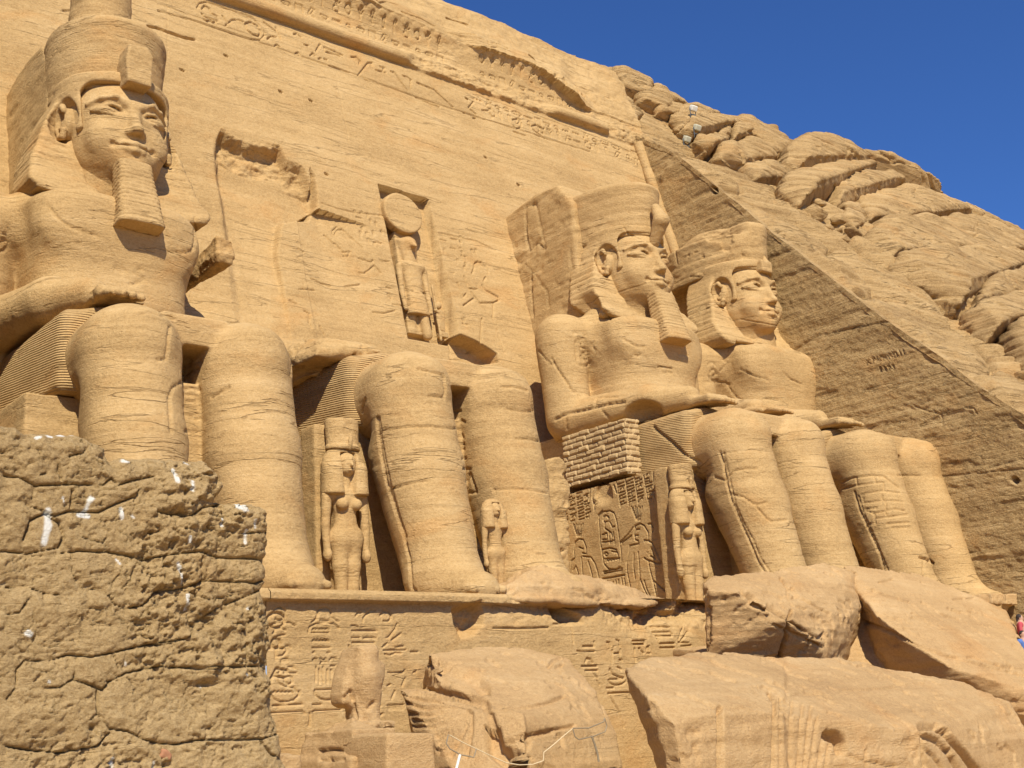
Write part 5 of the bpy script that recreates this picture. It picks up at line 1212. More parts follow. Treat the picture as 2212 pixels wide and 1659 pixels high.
V = np.stack([A, YM+D-.10, B], -1).reshape(-1, 3)
Q = S.faces(mask)
mesh_obj("brickwork", V, Q, M_MUD, MB, attr={'stain': stn.ravel()})
# the core of the wall behind its worn face
bmw = bmesh.new(); vs = [bmw.verts.new((x+.02, YM+.03-0*x, z-.02)) for x, z in [(p[0]-.03, p[1]-.02) for p in O]]
vs2 = [bmw.verts.new((v.co.x, YM+1.5, v.co.z)) for v in vs]
bmw.faces.new(vs); bmw.faces.new(vs2[::-1])
for i in range(len(vs)): bmw.faces.new((vs[i], vs[(i+1) % len(vs)], vs2[(i+1) % len(vs)], vs2[i]))
bmesh.ops.recalc_face_normals(bmw, faces=bmw.faces[:])
for v in bmw.verts: v.co -= Vector(MB.location)
bm_obj("wall_core", bmw, M_MUD, MB)
p = atY(*q7(773, 1598), YM-.09)
F = Field(p-.09, p+.09, .006); F.add(Box(p, (.034, .03, .024), .008, ry=.35), .01); F.cut(Box(p+np.array((.03, -.03, .02)), (.02, .02, .012), .004, ry=.8), .01)
finish("brick_fragment", F, plain("fired brick", (.36, .17, .085), .9, grain=.3), MB, .004, 20, seed=81, strata=0)

# ------------------------------------------------------------------ ground
G = Sheet(-60, 80, -60, 5, .35)
P0 = np.stack([G.A, G.B, G.A*0], -1).reshape(-1, 3)
zg = -4.92+.06*fbm(P0, (.3, .3, 1), 4, 91).reshape(G.A.shape)+.9*sst(-22, -15, G.B)*0
V = np.stack([G.A, G.B, zg], -1).reshape(-1, 3)
gr = mesh_obj("ground", V, G.faces(), M_SAND); tag(gr, kind="structure")
bmg = bmesh.new(); R_ = 900
for x0, x1, y0, y1 in ((-R_, -60, -R_, R_), (80, R_, -R_, R_), (-60, 80, -R_, -60), (-60, 80, 5, R_)):
    bmg.faces.new([bmg.verts.new(c) for c in ((x0, y0, -4.95), (x1, y0, -4.95), (x1, y1, -4.95), (x0, y1, -4.95))])
far = bm_obj("ground", bmg, M_SAND); tag(far, kind="structure")
# ------------------------------------------------------------------ lines cut or cracked into the figures
L1 = [dict(p=M(q2, [(800, 480), (860, 495), (980, 545), (1030, 550)]), w=.03, d=.03), M(q2, [(805, 500), (825, 478), (870, 500), (880, 520), (850, 520), (805, 500)]), M(q2, [(960, 505), (975, 495), (995, 508)]),
      M(q2, [(1180, 375), (1240, 385), (1300, 388), (1345, 370), (1365, 320), (1365, 140)]), M(q2, [(340, 60), (400, 140), (480, 200), (600, 245), (680, 268)]), 
      M(q2, [(900, 610), (960, 600), (1010, 570)]), M(q2, [(0, 375), (30, 370), (50, 330), (55, 180)]), M(q2, [(10, 250), (35, 255)]), M(q2, [(10, 290), (40, 300), (10, 310)]), M(q2, [(1190, 905), (1180, 980), (1165, 1130), (1100, 1140)]), M(q2, [(1280, 1290), (1210, 1330), (1185, 1400), (1190, 1500), (1200, 1640)]),
      M(q2, [(640, 665), (640, 725)]), M(q2, [(770, 670), (772, 720)]), M(q2, [(890, 675), (890, 720)]), M(q2, [(980, 815), (1060, 800), (1120, 825), (1180, 835), (1220, 850)]), M(q2, [(1480, 1400), (1600, 1330)]), M(q2, [(2035, 1030), (2050, 1130), (2040, 1240)])]
LG1 = [M(q2, g) for g in ([(1290, 1150), (1320, 1125), (1335, 1150)], [(1385, 1150), (1400, 1135), (1405, 1165)], [(1295, 1240), (1340, 1215), (1385, 1200)], [(1290, 1345), (1340, 1335), (1395, 1350)], [(1290, 1380), (1355, 1385)], [(1380, 1390), (1385, 1480)], [(1290, 1470), (1360, 1475)], [(1295, 1520), (1350, 1525), (1345, 1545)], [(1365, 1520), (1385, 1515)], [(1370, 1555), (1390, 1545)], [(1300, 1635), (1400, 1640)], [(1300, 1430), (1360, 1430)])]
L2_ = [dict(p=M(q4, [(840, 490), (845, 560), (862, 700), (890, 850), (935, 1000), (1000, 1200), (1035, 1340), (1045, 1500), (1070, 1535)]), w=.05, d=.06), dict(p=M(q4, [(853, 490), (862, 600), (882, 720), (915, 880), (965, 1060), (1015, 1210)]), w=.04, d=.05),
       M(q4, [(940, 915), (1050, 885), (1150, 870)]), M(q4, [(1085, 200), (1150, 215), (1240, 240), (1250, 330), (1240, 370), (1150, 365)]), M(q4, [(1540, 925), (1660, 920), (1760, 925), (1860, 945)]), M(q4, [(1590, 310), (1660, 305), (1740, 330)]), M(q4, [(1620, 440), (1700, 455), (1775, 455), (1780, 300)]), dict(p=M(q4, [(768, 380), (755, 430), (752, 460)]), w=.04, d=.06),
       M(q4, [(860, 570), (1000, 550), (1180, 545), (1300, 560)]), M(q4, [(1670, 618), (1750, 620), (1820, 635)]), M(q4, [(370, 790), (280, 780), (0, 790)])]
LG2 = [M(q4, g) for g in ([(1310, 460), (1340, 450)], [(1330, 520), (1345, 505), (1365, 520)], [(1310, 555), (1335, 560), (1350, 600)], [(1330, 610), (1355, 610)], [(1350, 680), (1360, 680)], [(1360, 800), (1400, 800)], [(1395, 825), (1380, 880)], [(1400, 830), (1435, 940)], [(1395, 940), (1435, 940)], [(1345, 655), (1360, 650)], [(1355, 740), (1370, 735)])]
L3_ = [dict(p=M(q6, [(1120, 580), (1140, 640), (1160, 760), (1185, 860), (1240, 990), (1300, 1120), (1350, 1240), (1395, 1310)]), w=.05, d=.07), dict(p=M(q6, [(1140, 580), (1165, 680), (1185, 780), (1215, 900), (1260, 1000), (1320, 1110), (1360, 1210), (1420, 1300)]), w=.04, d=.05),
       dict(p=M(q6, [(720, 425), (740, 450), (830, 520), (900, 590), (1000, 640)]), w=.07, d=.10), dict(p=M(q6, [(1090, 730), (1150, 750), (1210, 690), (1300, 680), (1345, 678)]), w=.05, d=.05), M(q6, [(1185, 830), (1260, 850), (1320, 890), (1350, 895), (1400, 880)]), M(q6, [(1340, 910), (1400, 980), (1430, 995), (1520, 988)]),
       dict(p=M(q5, [(345, 1155), (390, 1230), (440, 1300), (470, 1355), (495, 1355)]), w=.05, d=.08), dict(p=M(q5, [(370, 1520), (430, 1490), (550, 1465), (690, 1430), (780, 1415)]), w=.08, d=.10), M(q5, [(430, 1490), (440, 1580)]), M(q5, [(605, 1440), (615, 1390), (740, 1385)]), M(q5, [(640, 1460), (700, 1520)]),
       M(q5, [(985, 1205), (1070, 1215)]), M(q5, [(1000, 1215), (1010, 1240), (1070, 1245)]), M(q5, [(1040, 1220), (1045, 1240)]), M(q5, [(475, 995), (555, 998)]), M(q5, [(478, 1010), (555, 1013)]), M(q5, [(505, 1190), (495, 1130), (490, 1060), (510, 1035), (540, 1035), (555, 1060), (575, 1180), (560, 1200), (520, 1200), (505, 1190)]),
       M(q5, [(510, 1060), (525, 1045), (538, 1060), (520, 1070)]), M(q5, [(520, 1090), (550, 1095), (555, 1120), (530, 1125)]), M(q5, [(520, 1140), (560, 1140)]), M(q5, [(525, 1160), (565, 1160)]), M(q5, [(600, 1050), (590, 1080), (615, 1110)]), M(q5, [(270, 1110), (310, 1160), (345, 1190)]), M(q5, [(780, 1040), (850, 1080), (905, 1085)]), M(q5, [(880, 1130), (870, 1140), (845, 1135)]),
       M(q5, [(0, 600), (100, 560), (0, 520)]), dict(p=M(q5, [(690, 780), (800, 740), (940, 700)]), w=.025, d=.02), M(q5, [(780, 370), (810, 410), (880, 440)]), M(q5, [(455, 500), (470, 620)]), M(q5, [(610, 830), (700, 920)]), M(q5, [(1110, 1130), (1165, 1135)]),
       dict(p=M(q5, [(190, 290), (195, 420), (215, 510), (265, 460), (310, 500)]), w=.05, d=.08), dict(p=M(q5, [(30, 520), (110, 570), (190, 590), (235, 640), (280, 690)]), w=.04, d=.05), dict(p=M(q5, [(225, 650), (225, 780), (235, 905)]), w=.05, d=.08), M(q5, [(80, 720), (150, 650), (190, 590)]), M(q5, [(190, 290), (195, 240), (255, 235), (310, 500)]), M(q5, [(265, 690), (320, 750), (330, 850)]), M(q5, [(325, 580), (370, 570)])]
L4_ = [dict(p=M(qc, [(545, 1130), (570, 1220), (620, 1330), (680, 1460), (700, 1530)]), w=.05, d=.07), dict(p=M(qc, [(565, 1150), (600, 1260), (650, 1370), (720, 1540)]), w=.04, d=.05), M(qc, [(480, 1080), (540, 1055), (640, 1045), (700, 1050), (780, 1110)]), M(qc, [(480, 1115), (560, 1095), (690, 1080)]), M(qc, [(580, 1145), (680, 1125), (780, 1135)]), M(qc, [(590, 1190), (700, 1175), (800, 1180)]),
       M(qc, [(600, 1220), (660, 1215)]), M(qc, [(640, 1245), (760, 1220), (810, 1230)]), M(qc, [(660, 1270), (820, 1250)]), M(qc, [(715, 1300), (830, 1290)]), M(qc, [(620, 1300), (655, 1295), (650, 1240), (600, 1230)]), M(qc, [(740, 1320), (840, 1315)]), M(qc, [(555, 1060), (560, 1100)]), M(qc, [(650, 1050), (655, 1080)]), M(qc, [(700, 1125), (700, 1080)]), M(qc, [(690, 1150), (690, 1180)]), M(qc, [(710, 1180), (710, 1250)]), M(qc, [(590, 1160), (590, 1190)]),
       dict(p=M(qc, [(890, 1475), (920, 1480), (955, 1505)]), w=.07, d=.12), M(qc, [(910, 1480), (905, 1560)]), dict(p=M(qc, [(215, 1310), (235, 1355), (250, 1350)]), w=.06, d=.1), M(qc, [(235, 1360), (250, 1460), (265, 1510)]), M(qc, [(40, 1220), (180, 1215)]), M(qc, [(775, 1045), (885, 1045)]), M(qc, [(130, 940), (200, 965), (260, 970)]), M(qc, [(190, 1190), (280, 1150)]), M(qc, [(20, 1225), (100, 1290), (190, 1280)]),
       M(q5, [(1285, 1195), (1300, 1175), (1320, 1180), (1330, 1200)]), M(q5, [(1300, 1240), (1310, 1220), (1330, 1225), (1335, 1250), (1315, 1260)]), M(q5, [(1290, 1260), (1300, 1285), (1345, 1285)]), M(q5, [(1265, 1295), (1380, 1300), (1420, 1310)]), M(q5, [(1390, 1300), (1440, 1370), (1490, 1420)]), M(q5, [(1370, 1160), (1400, 1180), (1360, 1230)]), M(q5, [(1480, 1220), (1560, 1260), (1640, 1280)]), M(q5, [(1630, 1395), (1720, 1405)]),
       M(q5, [(1740, 1240), (1780, 1280), (1850, 1310)]), M(q5, [(1780, 940), (1710, 960), (1480, 920)]), M(q5, [(1180, 665), (1240, 665)]), M(q5, [(1080, 470), (1100, 590)])]

A1 = ("tall seated stone colossus with a towering crown stump and long beard, nearest the mud brick wall", "headless seated colossus broken above the lap, only rubble left of its upper body, below the niche")
C1, th1 = colossus(-14.68, "seated colossus nearest the mud brick wall, with tall crown stump and broad beard", 'first', hd=(.20, 0), lines=L1+LG1)
C2, th2 = colossus(-6.60, "headless seated colossus, only lap and legs left below the scarred cliff", 'broken', lines=L2_+LG2)
C3, th3 = colossus(7.30, "bearded seated colossus with a cobra on its crown and brickwork under its arm", 'third', hd=(.05, 0), lines=L3_)
C4, th4 = colossus(14.85, "beardless seated colossus with a chipped low crown, beside the rough side wall", 'fourth', hd=(-.30, .2), lines=L4_)

# rubble lap of the headless colossus
c = -6.60
o = hullrock("broken_torso", [
    [(c-3.1, -3.9, 7.0), (c-3.1, 1.6, 7.2), (c-2.6, 1.5, 9.8), (c+2.9, 1.6, 9.3), (c+3.0, -2.8, 7.0), (c-2.4, -4.4, 7.2), (c+2.6, -3.8, 7.2), (c-2.0, .2, 9.6), (c+2.4, -.6, 8.9), (c-.5, -3.4, 7.7)],
    [(c-3.6, -.9, 7.15), (c-2.5, -.9, 7.2), (c-3.5, -5.0, 7.25), (c-2.1, -5.2, 7.2), (c-3.5, -.6, 8.4), (c-2.4, -.5, 8.6), (c-3.1, -5.0, 7.85), (c-2.1, -5.1, 7.8), (c-1.6, -5.6, 7.5), (c-3.7, 1.5, 7.3), (c-3.6, 1.7, 8.9)]],
    M_STATUE, .055, .10, .9, 301, [dict(p=M(q3, [(1420, 1625), (1500, 1620), (1620, 1640)]), w=.05, d=.06)], C2, chips=.10, strata=.03)
c = -14.68
hullrock("broken_forearm", [
    [(c+1.0, -5.6, 7.2), (c+1.2, -1.0, 7.2), (c+3.2, -1.0, 7.2), (c+3.3, 1.8, 7.2), (c+1.6, 1.8, 9.6), (c+3.1, 1.8, 9.4), (c+1.6, -1.0, 8.5), (c+2.9, -1.4, 8.3), (c+1.4, -4.8, 7.75), (c+2.6, -5.0, 7.6), (c+2.8, -5.6, 7.2)]],
    M_STATUE, .055, .10, .9, 311, None, C1, chips=.10, strata=.03)
pE = atY(478, 548, -.6)
hullrock("arm_fragment", [[pE+np.array(d) for d in ((-.30, -.35, .45), (.28, -.3, .36), (.34, -.2, .05), (.22, -.25, -.42), (-.20, -.3, -.40), (-.30, -.25, .1), (-.1, 3.2, .2), (.1, 3.2, .2), (-.1, 3.2, -.4), (.1, 3.2, -.4))]], M_STATUE, .05, .06, 1.6, 321, None, C1, chips=.12)

# brick patch holding up the third colossus' arm
c = 7.02
p0 = atX(*q6(165, 480), c-3.46); p1 = atX(*q6(545, 375), c-3.46); p2 = atX(*q6(565, 705), c-3.46); p3 = atX(*q6(205, 795), c-3.46)
pp = [p0, p1, p2, p3]
V_ = [(p[0], p[1], p[2]) for p in pp]+[(p[0]+.75, p[1], p[2]) for p in pp]
def brickify(V, N):
    side = np.abs(N[:, 0]) > .7
    a = np.where(side, V[:, 1], V[:, 0]); z = V[:, 2]+.02*vnoise(V*3.0)
    row = np.floor(z/.205); fz = z/.205-row; u = a/.52+.37*row+.12*_hash(row.astype(np.int64), row.astype(np.int64)*0, row.astype(np.int64)*0+1); cl = np.floor(u); fu = u-cl
    fz = np.clip(fz, 0, 1); e = np.minimum(np.minimum(fz, 1-fz)*.205, np.minimum(fu, 1-fu)*.52)
    r = _hash(row.astype(np.int64), cl.astype(np.int64), cl.astype(np.int64)*0+4)
    return -.055*(1-sst(.012, .042, e))+.07*(r-.5)+.03*vnoise(V*4.0)
bo = hullrock("brick_patch", [V_], M_PALE, .028, .012, 2.0, 331, None, C3, chips=.0, strata=0, smooth_it=1)
me = bo.data; n = len(me.vertices); co = np.empty(n*3, np.float32); me.vertices.foreach_get("co", co); co = co.reshape(-1, 3).astype(float)
t = np.array([list(p.vertices) for p in me.polygons]); Nn = vnormals(co, t); wv = co+np.array(C3.location)
co = co+Nn*brickify(wv, Nn)[:, None]; me.vertices.foreach_set("co", co.astype(np.float32).ravel()); me.update()

# carved side of the third throne
XT = c-3.475
def Tp(g): return [(lambda P: (P[1], P[2]))(atX(*q6(*p), XT)) for p in g]
S = Sheet(-5.15, .9, -.1, 5.10, .024)
S.D += .012*fbm(np.stack([S.A*0, S.A, S.B], -1).reshape(-1, 3), (1, 3, 4), 4, 401).reshape(S.A.shape)
H6 = [[(395, 990), (395, 960), (420, 938), (460, 932), (485, 945), (500, 990), (520, 1120), (532, 1220), (525, 1265), (495, 1285), (450, 1280), (425, 1250), (405, 1130), (395, 990)], [(380, 1000), (390, 955), (415, 930)],
 [(420, 990), (425, 965), (440, 960), (455, 975), (450, 995), (430, 1000), (420, 990)], [(430, 1005), (428, 1035), (470, 1065), (475, 1090)], [(460, 1000), (475, 1030), (490, 1025)], [(415, 1075), (440, 1065), (445, 1100), (415, 1105)], [(415, 1120), (470, 1115), (485, 1105)], [(455, 1065), (460, 1130)], [(480, 1060), (490, 1130)], [(415, 1165), (460, 1155), (500, 1165), (490, 1185)], [(425, 1190), (435, 1180), (450, 1190), (440, 1205), (425, 1190)], [(470, 1175), (505, 1180), (510, 1205)],
 [(435+8*i, 1240-(14 if i % 2 else 0)-i*1.6) for i in range(11)], [(430, 1220), (520, 1215)],
 [(425, 1308), (535, 1288)], [(422, 1296), (535, 1276)], [(430, 1375), (440, 1358), (460, 1360), (465, 1385)], [(465, 1375), (480, 1360)], [(510, 1345), (515, 1410)], [(530, 1335), (540, 1410)], [(495, 1350), (500, 1410)], [(548, 1340), (556, 1410)], [(415, 1340), (550, 1318)],
 [(610, 1040), (615, 1020), (640, 1008), (665, 1020), (690, 1060), (692, 1110), (665, 1108)], [(610, 1020), (606, 1070), (612, 1105), (630, 1112), (632, 1128)], [(635, 1130), (580, 1140), (572, 1200), (560, 1240), (565, 1300), (592, 1430)], [(685, 1110), (715, 1125), (745, 1190), (768, 1245), (740, 1245), (680, 1225), (665, 1215)], [(708, 1150), (698, 1200), (732, 1218), (710, 1155)],
 [(605, 1190), (600, 1250), (612, 1340)], [(630, 1180), (636, 1250), (640, 1330), (620, 1400), (608, 1450)], [(690, 1230), (702, 1290), (715, 1340), (730, 1400), (742, 1455)], [(640, 1335), (660, 1390), (690, 1450)], [(720, 1350), (790, 1410), (828, 1455)], [(665, 1350), (680, 1400), (700, 1440)], [(795, 1350), (800, 1450)], [(615, 1045), (640, 1042)], [(610, 1080), (630, 1078)],
 [(690, 1012), (708, 1010), (722, 1035), (715, 1060)], [(522, 1122), (570, 1070), (600, 1030)], [(530, 1125), (590, 1080)],
 [(250, 1120), (275, 1100), (300, 1105), (318, 1150), (320, 1190), (295, 1185)], [(250, 1120), (245, 1170), (250, 1215), (230, 1230), (225, 1280), (218, 1335)], [(300, 1205), (345, 1210), (370, 1245), (385, 1290), (405, 1385)], [(330, 1235), (350, 1300), (368, 1385)], [(290, 1210), (292, 1260), (302, 1350)], [(238, 1290), (256, 1262), (272, 1310), (250, 1345)], [(310, 1340), (300, 1390)], [(275, 1150), (300, 1160)], [(100, 1060), (210, 1040)]]
for g in H6: S.stroke(Tp(g), .038, .06)
for g in ([(240+10*k, 1010+5*(k % 2)), (262+4*k, 1085)] for k in range(7)): S.stroke(Tp(g), .03, .05)
for g in ([(590+11*k, 905+7*(k % 2)), (618+4*k, 990)] for k in range(7)): S.stroke(Tp(g), .03, .05)
cy, cz = Tp([(425, 845)])[0]
q = np.hypot((S.A-cy)/.46, (S.B-cz)/.50); S.D += .16*sst(1.05, .98, q)*sst(-.75, .6, (S.B-cz)/.5+.6*(1-q))
S.strokes([[(cy+.52, cz+.42), (cy+.62, cz+.1), (cy+.55, cz-.4)], [(cy-.55, cz+.3), (cy-.66, cz)], [(cy+.7, cz+.4), (cy+.8, cz)]], .05, .07)
rt = np.random.RandomState(11)
def textcol(x0, y0, x1, y1, x2, y2):
    """rows of small signs down one ruled column: top-left, top-right, bottom-left in crop pixels"""
    n = max(3, int(abs(y2-y0)/17)); 
    for i in range(n):
        t = (i+.5)/n; ax, ay = x0+(x2-x0)*t, y0+(y2-y0)*t; w = x1-x0; s = y1-y0; k = rt.randint(5)
        if k < 2: L = [[(ax, ay), (ax+w, ay+s)]]
        elif k == 2: L = [[(ax, ay+4), (ax+w*.45, ay+4+s*.4)], [(ax+w*.6, ay-5), (ax+w*.6, ay+8)]]
        elif k == 3: L = [[(ax+w*.2, ay+6), (ax+w*.3, ay-6), (ax+w*.7, ay-7+s), (ax+w*.8, ay+5+s)]]
        else: L = [[(ax, ay+5), (ax+w, ay-4+s)], [(ax+w*.5, ay-6), (ax+w*.5, ay+7)]]
        for g in L: S.stroke(Tp(g), .032, .055)
for a in ((505, 765, 545, 752, 520, 905), (558, 745, 600, 733, 572, 890), (612, 728, 650, 716, 628, 880), (668, 712, 705, 700, 690, 865), (100, 870, 135, 860, 125, 1015), (150, 850, 190, 838, 170, 1005), (205, 825, 245, 812, 225, 1000), (258, 822, 292, 812, 275, 995), (300, 830, 330, 822, 318, 975), (358, 870, 375, 865, 365, 900)):
    textcol(*a)
for g in ([(500, 760), (525, 910)], [(552, 745), (575, 900)], [(606, 730), (630, 885)], [(660, 712), (688, 868)], [(718, 695), (728, 850)], [(730, 660), (790, 1050), (832, 1455)]): S.stroke(Tp(g), .03, .04)
V = np.stack([XT+S.D+S.G-.02, S.A, S.B], -1).reshape(-1, 3)
mesh_obj("relief_panel", V, S.faces(flip=True), M_WALL, C3)
for (t, v) in ():
    pass

# ------------------------------------------------------------------ small figures
gq = "small standing figures beside the colossi legs"
def slabbox(name, x0, x1, y0, y1, z0, z1, parent, seed):
    hullrock(name, [boxpts(x0, x1, y0, y1, z0, z1)], M_WALL, .06, .015, 1.0, seed, None, parent, chips=.01, strata=.01, smooth_it=1)
pq = atY(750, 1290, -6.3)
q_ = queen(pq[0], -6.3, .12, 4.95, "standing queen figure with tall plain cap, left of the headless colossus' legs", group=gq)
slabbox("back_slab", pq[0]-.65, pq[0]+.75, -5.9, -5.1, 0, 5.0, q_, 501)
pq = atY(1515, 1290, -6.3); 
q_ = queen(3.45, -6.1, .1, 4.95, "standing queen figure with plumed cap at the corner of the brick patched colossus' throne", group=gq)
slabbox("back_slab", 3.1, 4.5, -5.75, -5.1, 0, 5.05, q_, 502)
pq = atY(1055, 1250, -8.3)
queen(-6.35, -7.95, .3, 3.0, "small worn prince figure standing between the headless colossus' shins", tall=False, female=False, group=gq, name="prince_statue")
pq = atY(1495, 1080, -5.0)
pB = atY(1190, 1030, -4.6)
hullrock("head_remnant", [[pB+np.array(d) for d in ((-.4, -.3, .45), (.1, -.4, .6), (.45, -.3, .35), (.5, -.2, -.6), (.4, -.1, -3.4), (-.5, -.1, -3.6), (-.5, -.2, -.4), (-.4, .8, .3), (.5, .8, .2), (.4, .9, -3.4), (-.5, .9, -3.6))]], M_STATUE, .05, .07, 1.5, 511, None, None, chips=.10)
tag(bpy.data.objects["head_remnant"], "worn stump of a small figure in the gap right of the headless colossus", "statue")
# falcon headed god in the niche
NG = thing("niche_god_statue", "falcon-headed god with a large sun disc standing in the niche over the entrance", "statue", (-.6, 3.4, 11.4))
F = Field((-1.5, 2.2, 11.3), (.95, 5.0, 16.4), .034)
def yy(z): return 3.98+.17*(z-17.2)
xg = -.55
F.add(Ell((xg, yy(15.75)-.05, 15.72), (.34, .36, .34)), .1); F.add(Cap((xg, yy(15.6)-.3, 15.66), (xg, yy(15.6)-.56, 15.50), .15, .05), .06)
F.add(ECol(14.95, 15.95, (xg, yy(15.2)+.02), (xg, yy(15.9)+.05), (.30, .24), (.50, .32), .08), .12)
F.add(Cap((xg-.42, yy(14.6), 14.72), (xg+.42, yy(14.6), 14.72), .20, .20), .15)
F.add(ECol(13.2, 14.8, (xg, yy(13.4)), (xg, yy(14.6)), (.33, .26), (.48, .28), .12), .15)
for s in (-1, 1):
    F.add(Cap((xg+s*.60, yy(14.6), 14.62), (xg+s*.62, yy(13.5), 13.5), .14, .11), .05); F.add(Cap((xg+s*.62, yy(13.5), 13.5), (xg+s*.60, yy(12.7)-.06, 12.75), .11, .09), .05)
F.add(ECol(12.55, 13.5, (xg, yy(12.6)), (xg, yy(13.4)), (.52, .34), (.36, .27), .05, 2.6), .06)
F.add(Cap((xg+.22, yy(12.6), 12.6), (xg+.30, yy(11.7), 11.75), .22, .20), .04); F.add(Cap((xg-.22, yy(12.6)+.1, 12.6), (xg-.2, yy(11.7)+.25, 11.9), .17, .10), .04)
F.add(Box((xg, yy(14)+.38, 14), (.5, .28, 2.3), .04, rx=-math.atan(.17)), .1)
finish("body", F, M_STATUE, NG, .012, 2.5, seed=601, strata=.004, chips=.02)
F = Field((-1.7, 3.2, 16.0), (.6, 4.8, 18.4), .034)
# disc: flat thick wheel facing forward
def disc(x, y, z): 
    q = np.sqrt((x+.62)**2+(z-17.15)**2)-.93; w = np.abs(y-4.02-.17*(z-17.2))-.24
    a = q+.10; b = w+.10; return np.sqrt(np.maximum(a, 0)**2+np.maximum(b, 0)**2)+np.minimum(np.maximum(a, b), 0)-.10
F.add((disc, np.array((-1.6, 3.5, 16.1)), np.array((.4, 4.6, 18.2))), .03)
finish("sun_disc", F, M_STATUE, NG, .008, 2.5, seed=602, strata=.003)
F = Field((.1, 2.2, 11.3), (1.05, 4.6, 14.4), .03)
F.add(Cap((.45, yy(12.2)-.02, 11.7), (.42, yy(14.1)+.05, 14.1), .055, .055), .02); F.add(Box((.62, yy(12.6)+.1, 12.55), (.13, .13, .45), .05), .05); F.add(Ell((.60, yy(13.3)+.08, 13.25), (.13, .14, .17)), .05); F.add(Box((.62, yy(12)+.12, 11.95), (.18, .16, .12), .04), .04); F.add(Cap((.3, yy(12.9), 12.95), (.75, yy(12.9), 12.85), .05, .05), .03)
finish("staff_figure", F, M_STATUE, NG, .008, 2.5, seed=603, strata=0)

# ------------------------------------------------------------------ things found on the cliff by looking along a sight line
def hit(u, v):
    bpy.context.view_layer.update(); dg = bpy.context.evaluated_depsgraph_get()
    d = FW+RT*(u-1106)/FPX-UP*(v-829.5)/FPX; d /= np.linalg.norm(d)
    r, loc, n, i, o, m = SC.ray_cast(dg, Vector(CP), Vector(d)); return (np.array(loc), o) if r else (None, None)
M_LAMP = plain("cream enamel", (.72, .70, .60), .5); M_LAMP2 = plain("dusty enamel", (.50, .49, .36), .6); M_LENS = plain("floodlight glass", (.10, .11, .11), .15)
for i, (u, v, w) in enumerate(((1498, 249, "topmost of three, against the sky on the cliff brow"), (1506, 291, "middle of three, on the rock below the brow"), (1484, 316, "lowest of three, near the head of the side wall"))):
    L, _o = hit(u, v)
    if L is None: L, _o = hit(u, v+6)
    if L is None: L = atY(u, v, 12.0)
    T = thing("floodlight", "small cream floodlight, "+w, "floodlight", L+np.array((0, 0, 0)), "floodlights on the cliff")
    F = Field(L+np.array((-.6, -.7, -.2)), L+np.array((.6, .5, 1.0)), .03)
    F.add(Box(L+np.array((0, -.05, .42)), (.22, .15, .17), .05, rx=.5), .02)
    finish("housing", F, M_LAMP if i == 0 else M_LAMP2, T, .003, 3, seed=5, strata=0)
    F = Field(L+np.array((-.6, -.7, -.4)), L+np.array((.6, .5, 1.0)), .03)
    for s in (-1, 1): F.add(Cap(L+np.array((s*.25, 0, .42)), L+np.array((s*.2, .05, -.2)), .03, .03), .02)
    F.add(Cap(L+np.array((-.2, .05, .05)), L+np.array((.2, .05, .05)), .04, .04), .02)
    finish("bracket", F, M_LENS, T, 0, 3, seed=5, strata=0)
# loose stones lodged at the edge of the cut
gs = "loose stones lodged in the cleft above the side wall"
for i, (q, r, w) in enumerate((((945, 810), .95, "large rounded pale stone, biggest in the cleft"), ((975, 765), .6, "upright stone wedged behind the biggest rounded stone"), ((1035, 885), .4, "small stone just below the biggest rounded one"), ((1085, 905), .55, "flat stone in the middle of the cleft stones"), ((1110, 940), .45, "low flat stone near the lower end of the cleft"), ((1160, 920), .7, "broad dark stone under the overhang"), ((1090, 850), .7, "square stone beneath the overhanging ledge"))):
    L, _o = hit(*qd(*q))
    if L is None: continue
    rr = np.random.RandomState(i+5); H = []
    for k in range(16):
        d = rr.normal(size=3); d /= np.linalg.norm(d); H.append(L+d*r*np.array((1.0, .8, .62))*(.85+.3*rr.rand()))
    o = hullrock("loose_stone", [H], M_HILL, .07, .05, 1.2, 700+i, None, None, chips=.03, smooth_it=3); tag(o, w+", above the side wall", "stone", gs)

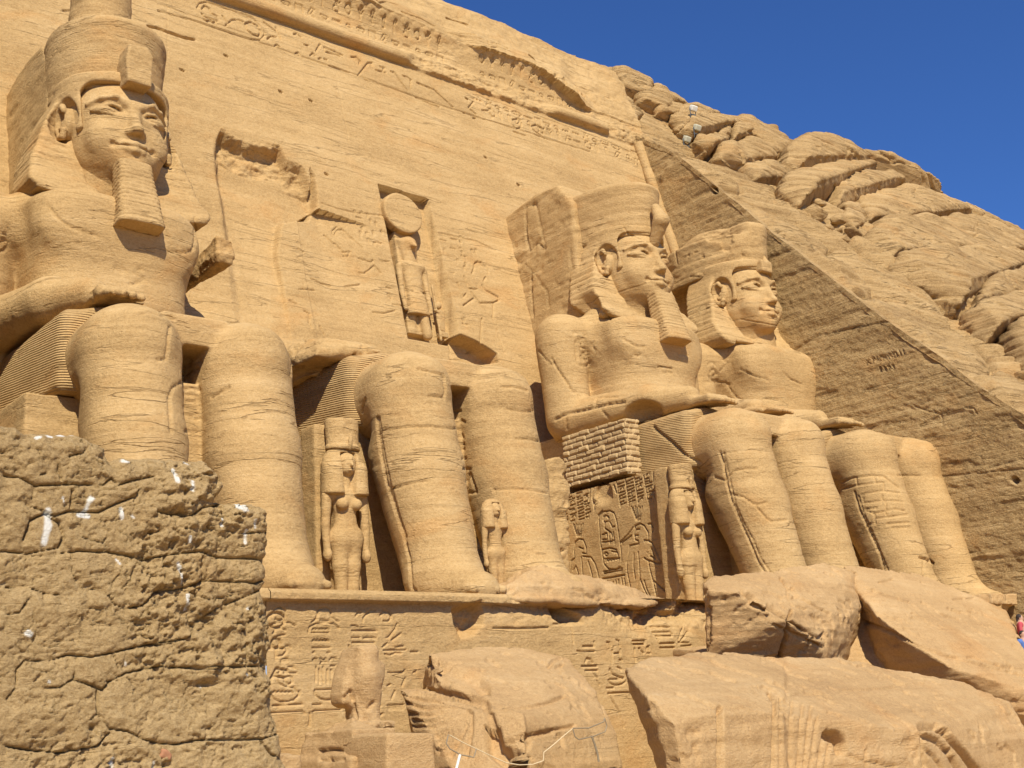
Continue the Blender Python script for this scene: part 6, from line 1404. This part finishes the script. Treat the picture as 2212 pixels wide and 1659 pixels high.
# ------------------------------------------------------------------ visitors at the right edge
def person(x, y, z, h, yaw, label, shirt, trousers, hairc):
    T = thing("person", label, "person", (x, y, z), None)
    k = h/1.72; cs, sn = math.cos(yaw), math.sin(yaw)
    def P(a): return (x+(a[0]*cs-a[1]*sn)*k, y+(a[0]*sn+a[1]*cs)*k, z+a[2]*k)
    skin = plain("skin", (.45, .27, .18), .6)
    F = Field((x-.5, y-.5, z-.02), (x+.5, y+.5, z+h+.05), .016)
    def C(a, b, ra, rb, kk=.04, FF=None): (FF or F).add(Cap(P(a), P(b), ra*k, rb*k), kk)
    C((0, 0, 1.38), (0, 0, 1.50), .055, .05); F.add(Ell(P((0, -.01, 1.60)), (.078, .095, .115)), .03); C((0, -.1, 1.60), (0, -.115, 1.57), .012, .018, .02)
    F.add(Ell(P((0, -.045, 1.545)), (.05, .05, .045)), .03)
    for s in (-1, 1):
        F.add(Ell(P((s*.08, 0, 1.59)), (.015, .025, .032)), .01)
        C((s*.19, 0, 1.40), (s*.23, .01, 1.13), .045, .04); C((s*.23, .01, 1.13), (s*.22, -.06, .88), .038, .028); F.add(Ell(P((s*.22, -.075, .82)), (.022, .045, .055)), .02)
        for f in range(4): C((s*.22, -.045-.018*f, .80), (s*.215, -.05-.018*f, .735), .010, .008, .005)
        C((s*.21, -.11, .83), (s*.20, -.125, .79), .010, .009, .005)
        C((s*.09, 0, .9), (s*.09, -.01, .48), .075, .055); C((s*.09, -.01, .48), (s*.09, .01, .08), .052, .035); C((s*.09, 0, .04), (s*.10, -.16, .03), .04, .035)
    C((0, 0, .95), (0, 0, 1.36), .14, .15, .08)
    finish("body", F, skin, T, 0, 3, seed=1, strata=0)
    F = Field((x-.5, y-.5, z+.7), (x+.5, y+.5, z+h), .016)
    F.add(Cap(P((0, 0, .95)), P((0, 0, 1.30)), .165*k, .165*k, sy=.8), .03); F.add(Cap(P((-.14, 0, 1.38)), P((.14, 0, 1.38)), .085*k, .085*k), .06)
    for s in (-1, 1): F.add(Cap(P((s*.18, 0, 1.39)), P((s*.235, 0, 1.18)), .068*k, .062*k), .03)
    finish("shirt", F, shirt, T, .004, 8, seed=2, strata=0)
    F = Field((x-.5, y-.5, z), (x+.5, y+.5, z+1.1*k), .016)
    for s in (-1, 1): F.add(Cap(P((s*.09, 0, .92)), P((s*.09, -.01, .50)), .105*k, .08*k), .03); F.add(Cap(P((s*.09, -.01, .50)), P((s*.09, .01, .08)), .08*k, .065*k), .02)
    finish("trousers", F, trousers, T, .004, 8, seed=3, strata=0)
    F = Field((x-.4, y-.4, z+1.3*k), (x+.4, y+.4, z+h+.1), .014)
    F.add(Ell(P((0, .02, 1.63)), (.092, .108, .105)), .02); F.cut(Ell(P((0, -.10, 1.57)), (.072, .09, .10)), .02); F.add(Ell(P((0, .07, 1.54)), (.075, .05, .09)), .03)
    finish("hair", F, hairc, T, .003, 12, seed=4, strata=0)
    return T
M_RED = plain("faded red cotton", (.45, .07, .09), .9); M_BLU = plain("blue cotton", (.08, .16, .42), .9); M_GRY = plain("grey blue cotton", (.22, .26, .33), .9); M_DK = plain("dark cloth", (.05, .05, .07), .9); M_HR = plain("dark hair", (.03, .02, .015), .8)
for (u, v, yw, lb, a, b) in ((2203, 1338, .4, "visitor in a red shirt walking behind the slanting slab at the right edge", M_RED, M_DK), (2210, 1374, -.5, "visitor in a blue shirt half cut off by the right edge", M_BLU, M_GRY)):
    p = atY(u, v, -12.0 if 'red' in lb else -13.0)
    person(p[0], p[1], p[2]-1.55, 1.72, yw, lb, a, b, M_HR)
st = hullrock("standing_ledge", [boxpts(15.0, 26, -14.4, -9.9, -4.9, atY(2203, 1338, -12.0)[2]-1.56)], M_BLOCK, .12, .03, .6, 801); tag(st, "low rock shelf beyond the slanting slab where two visitors stand", "rock shelf")
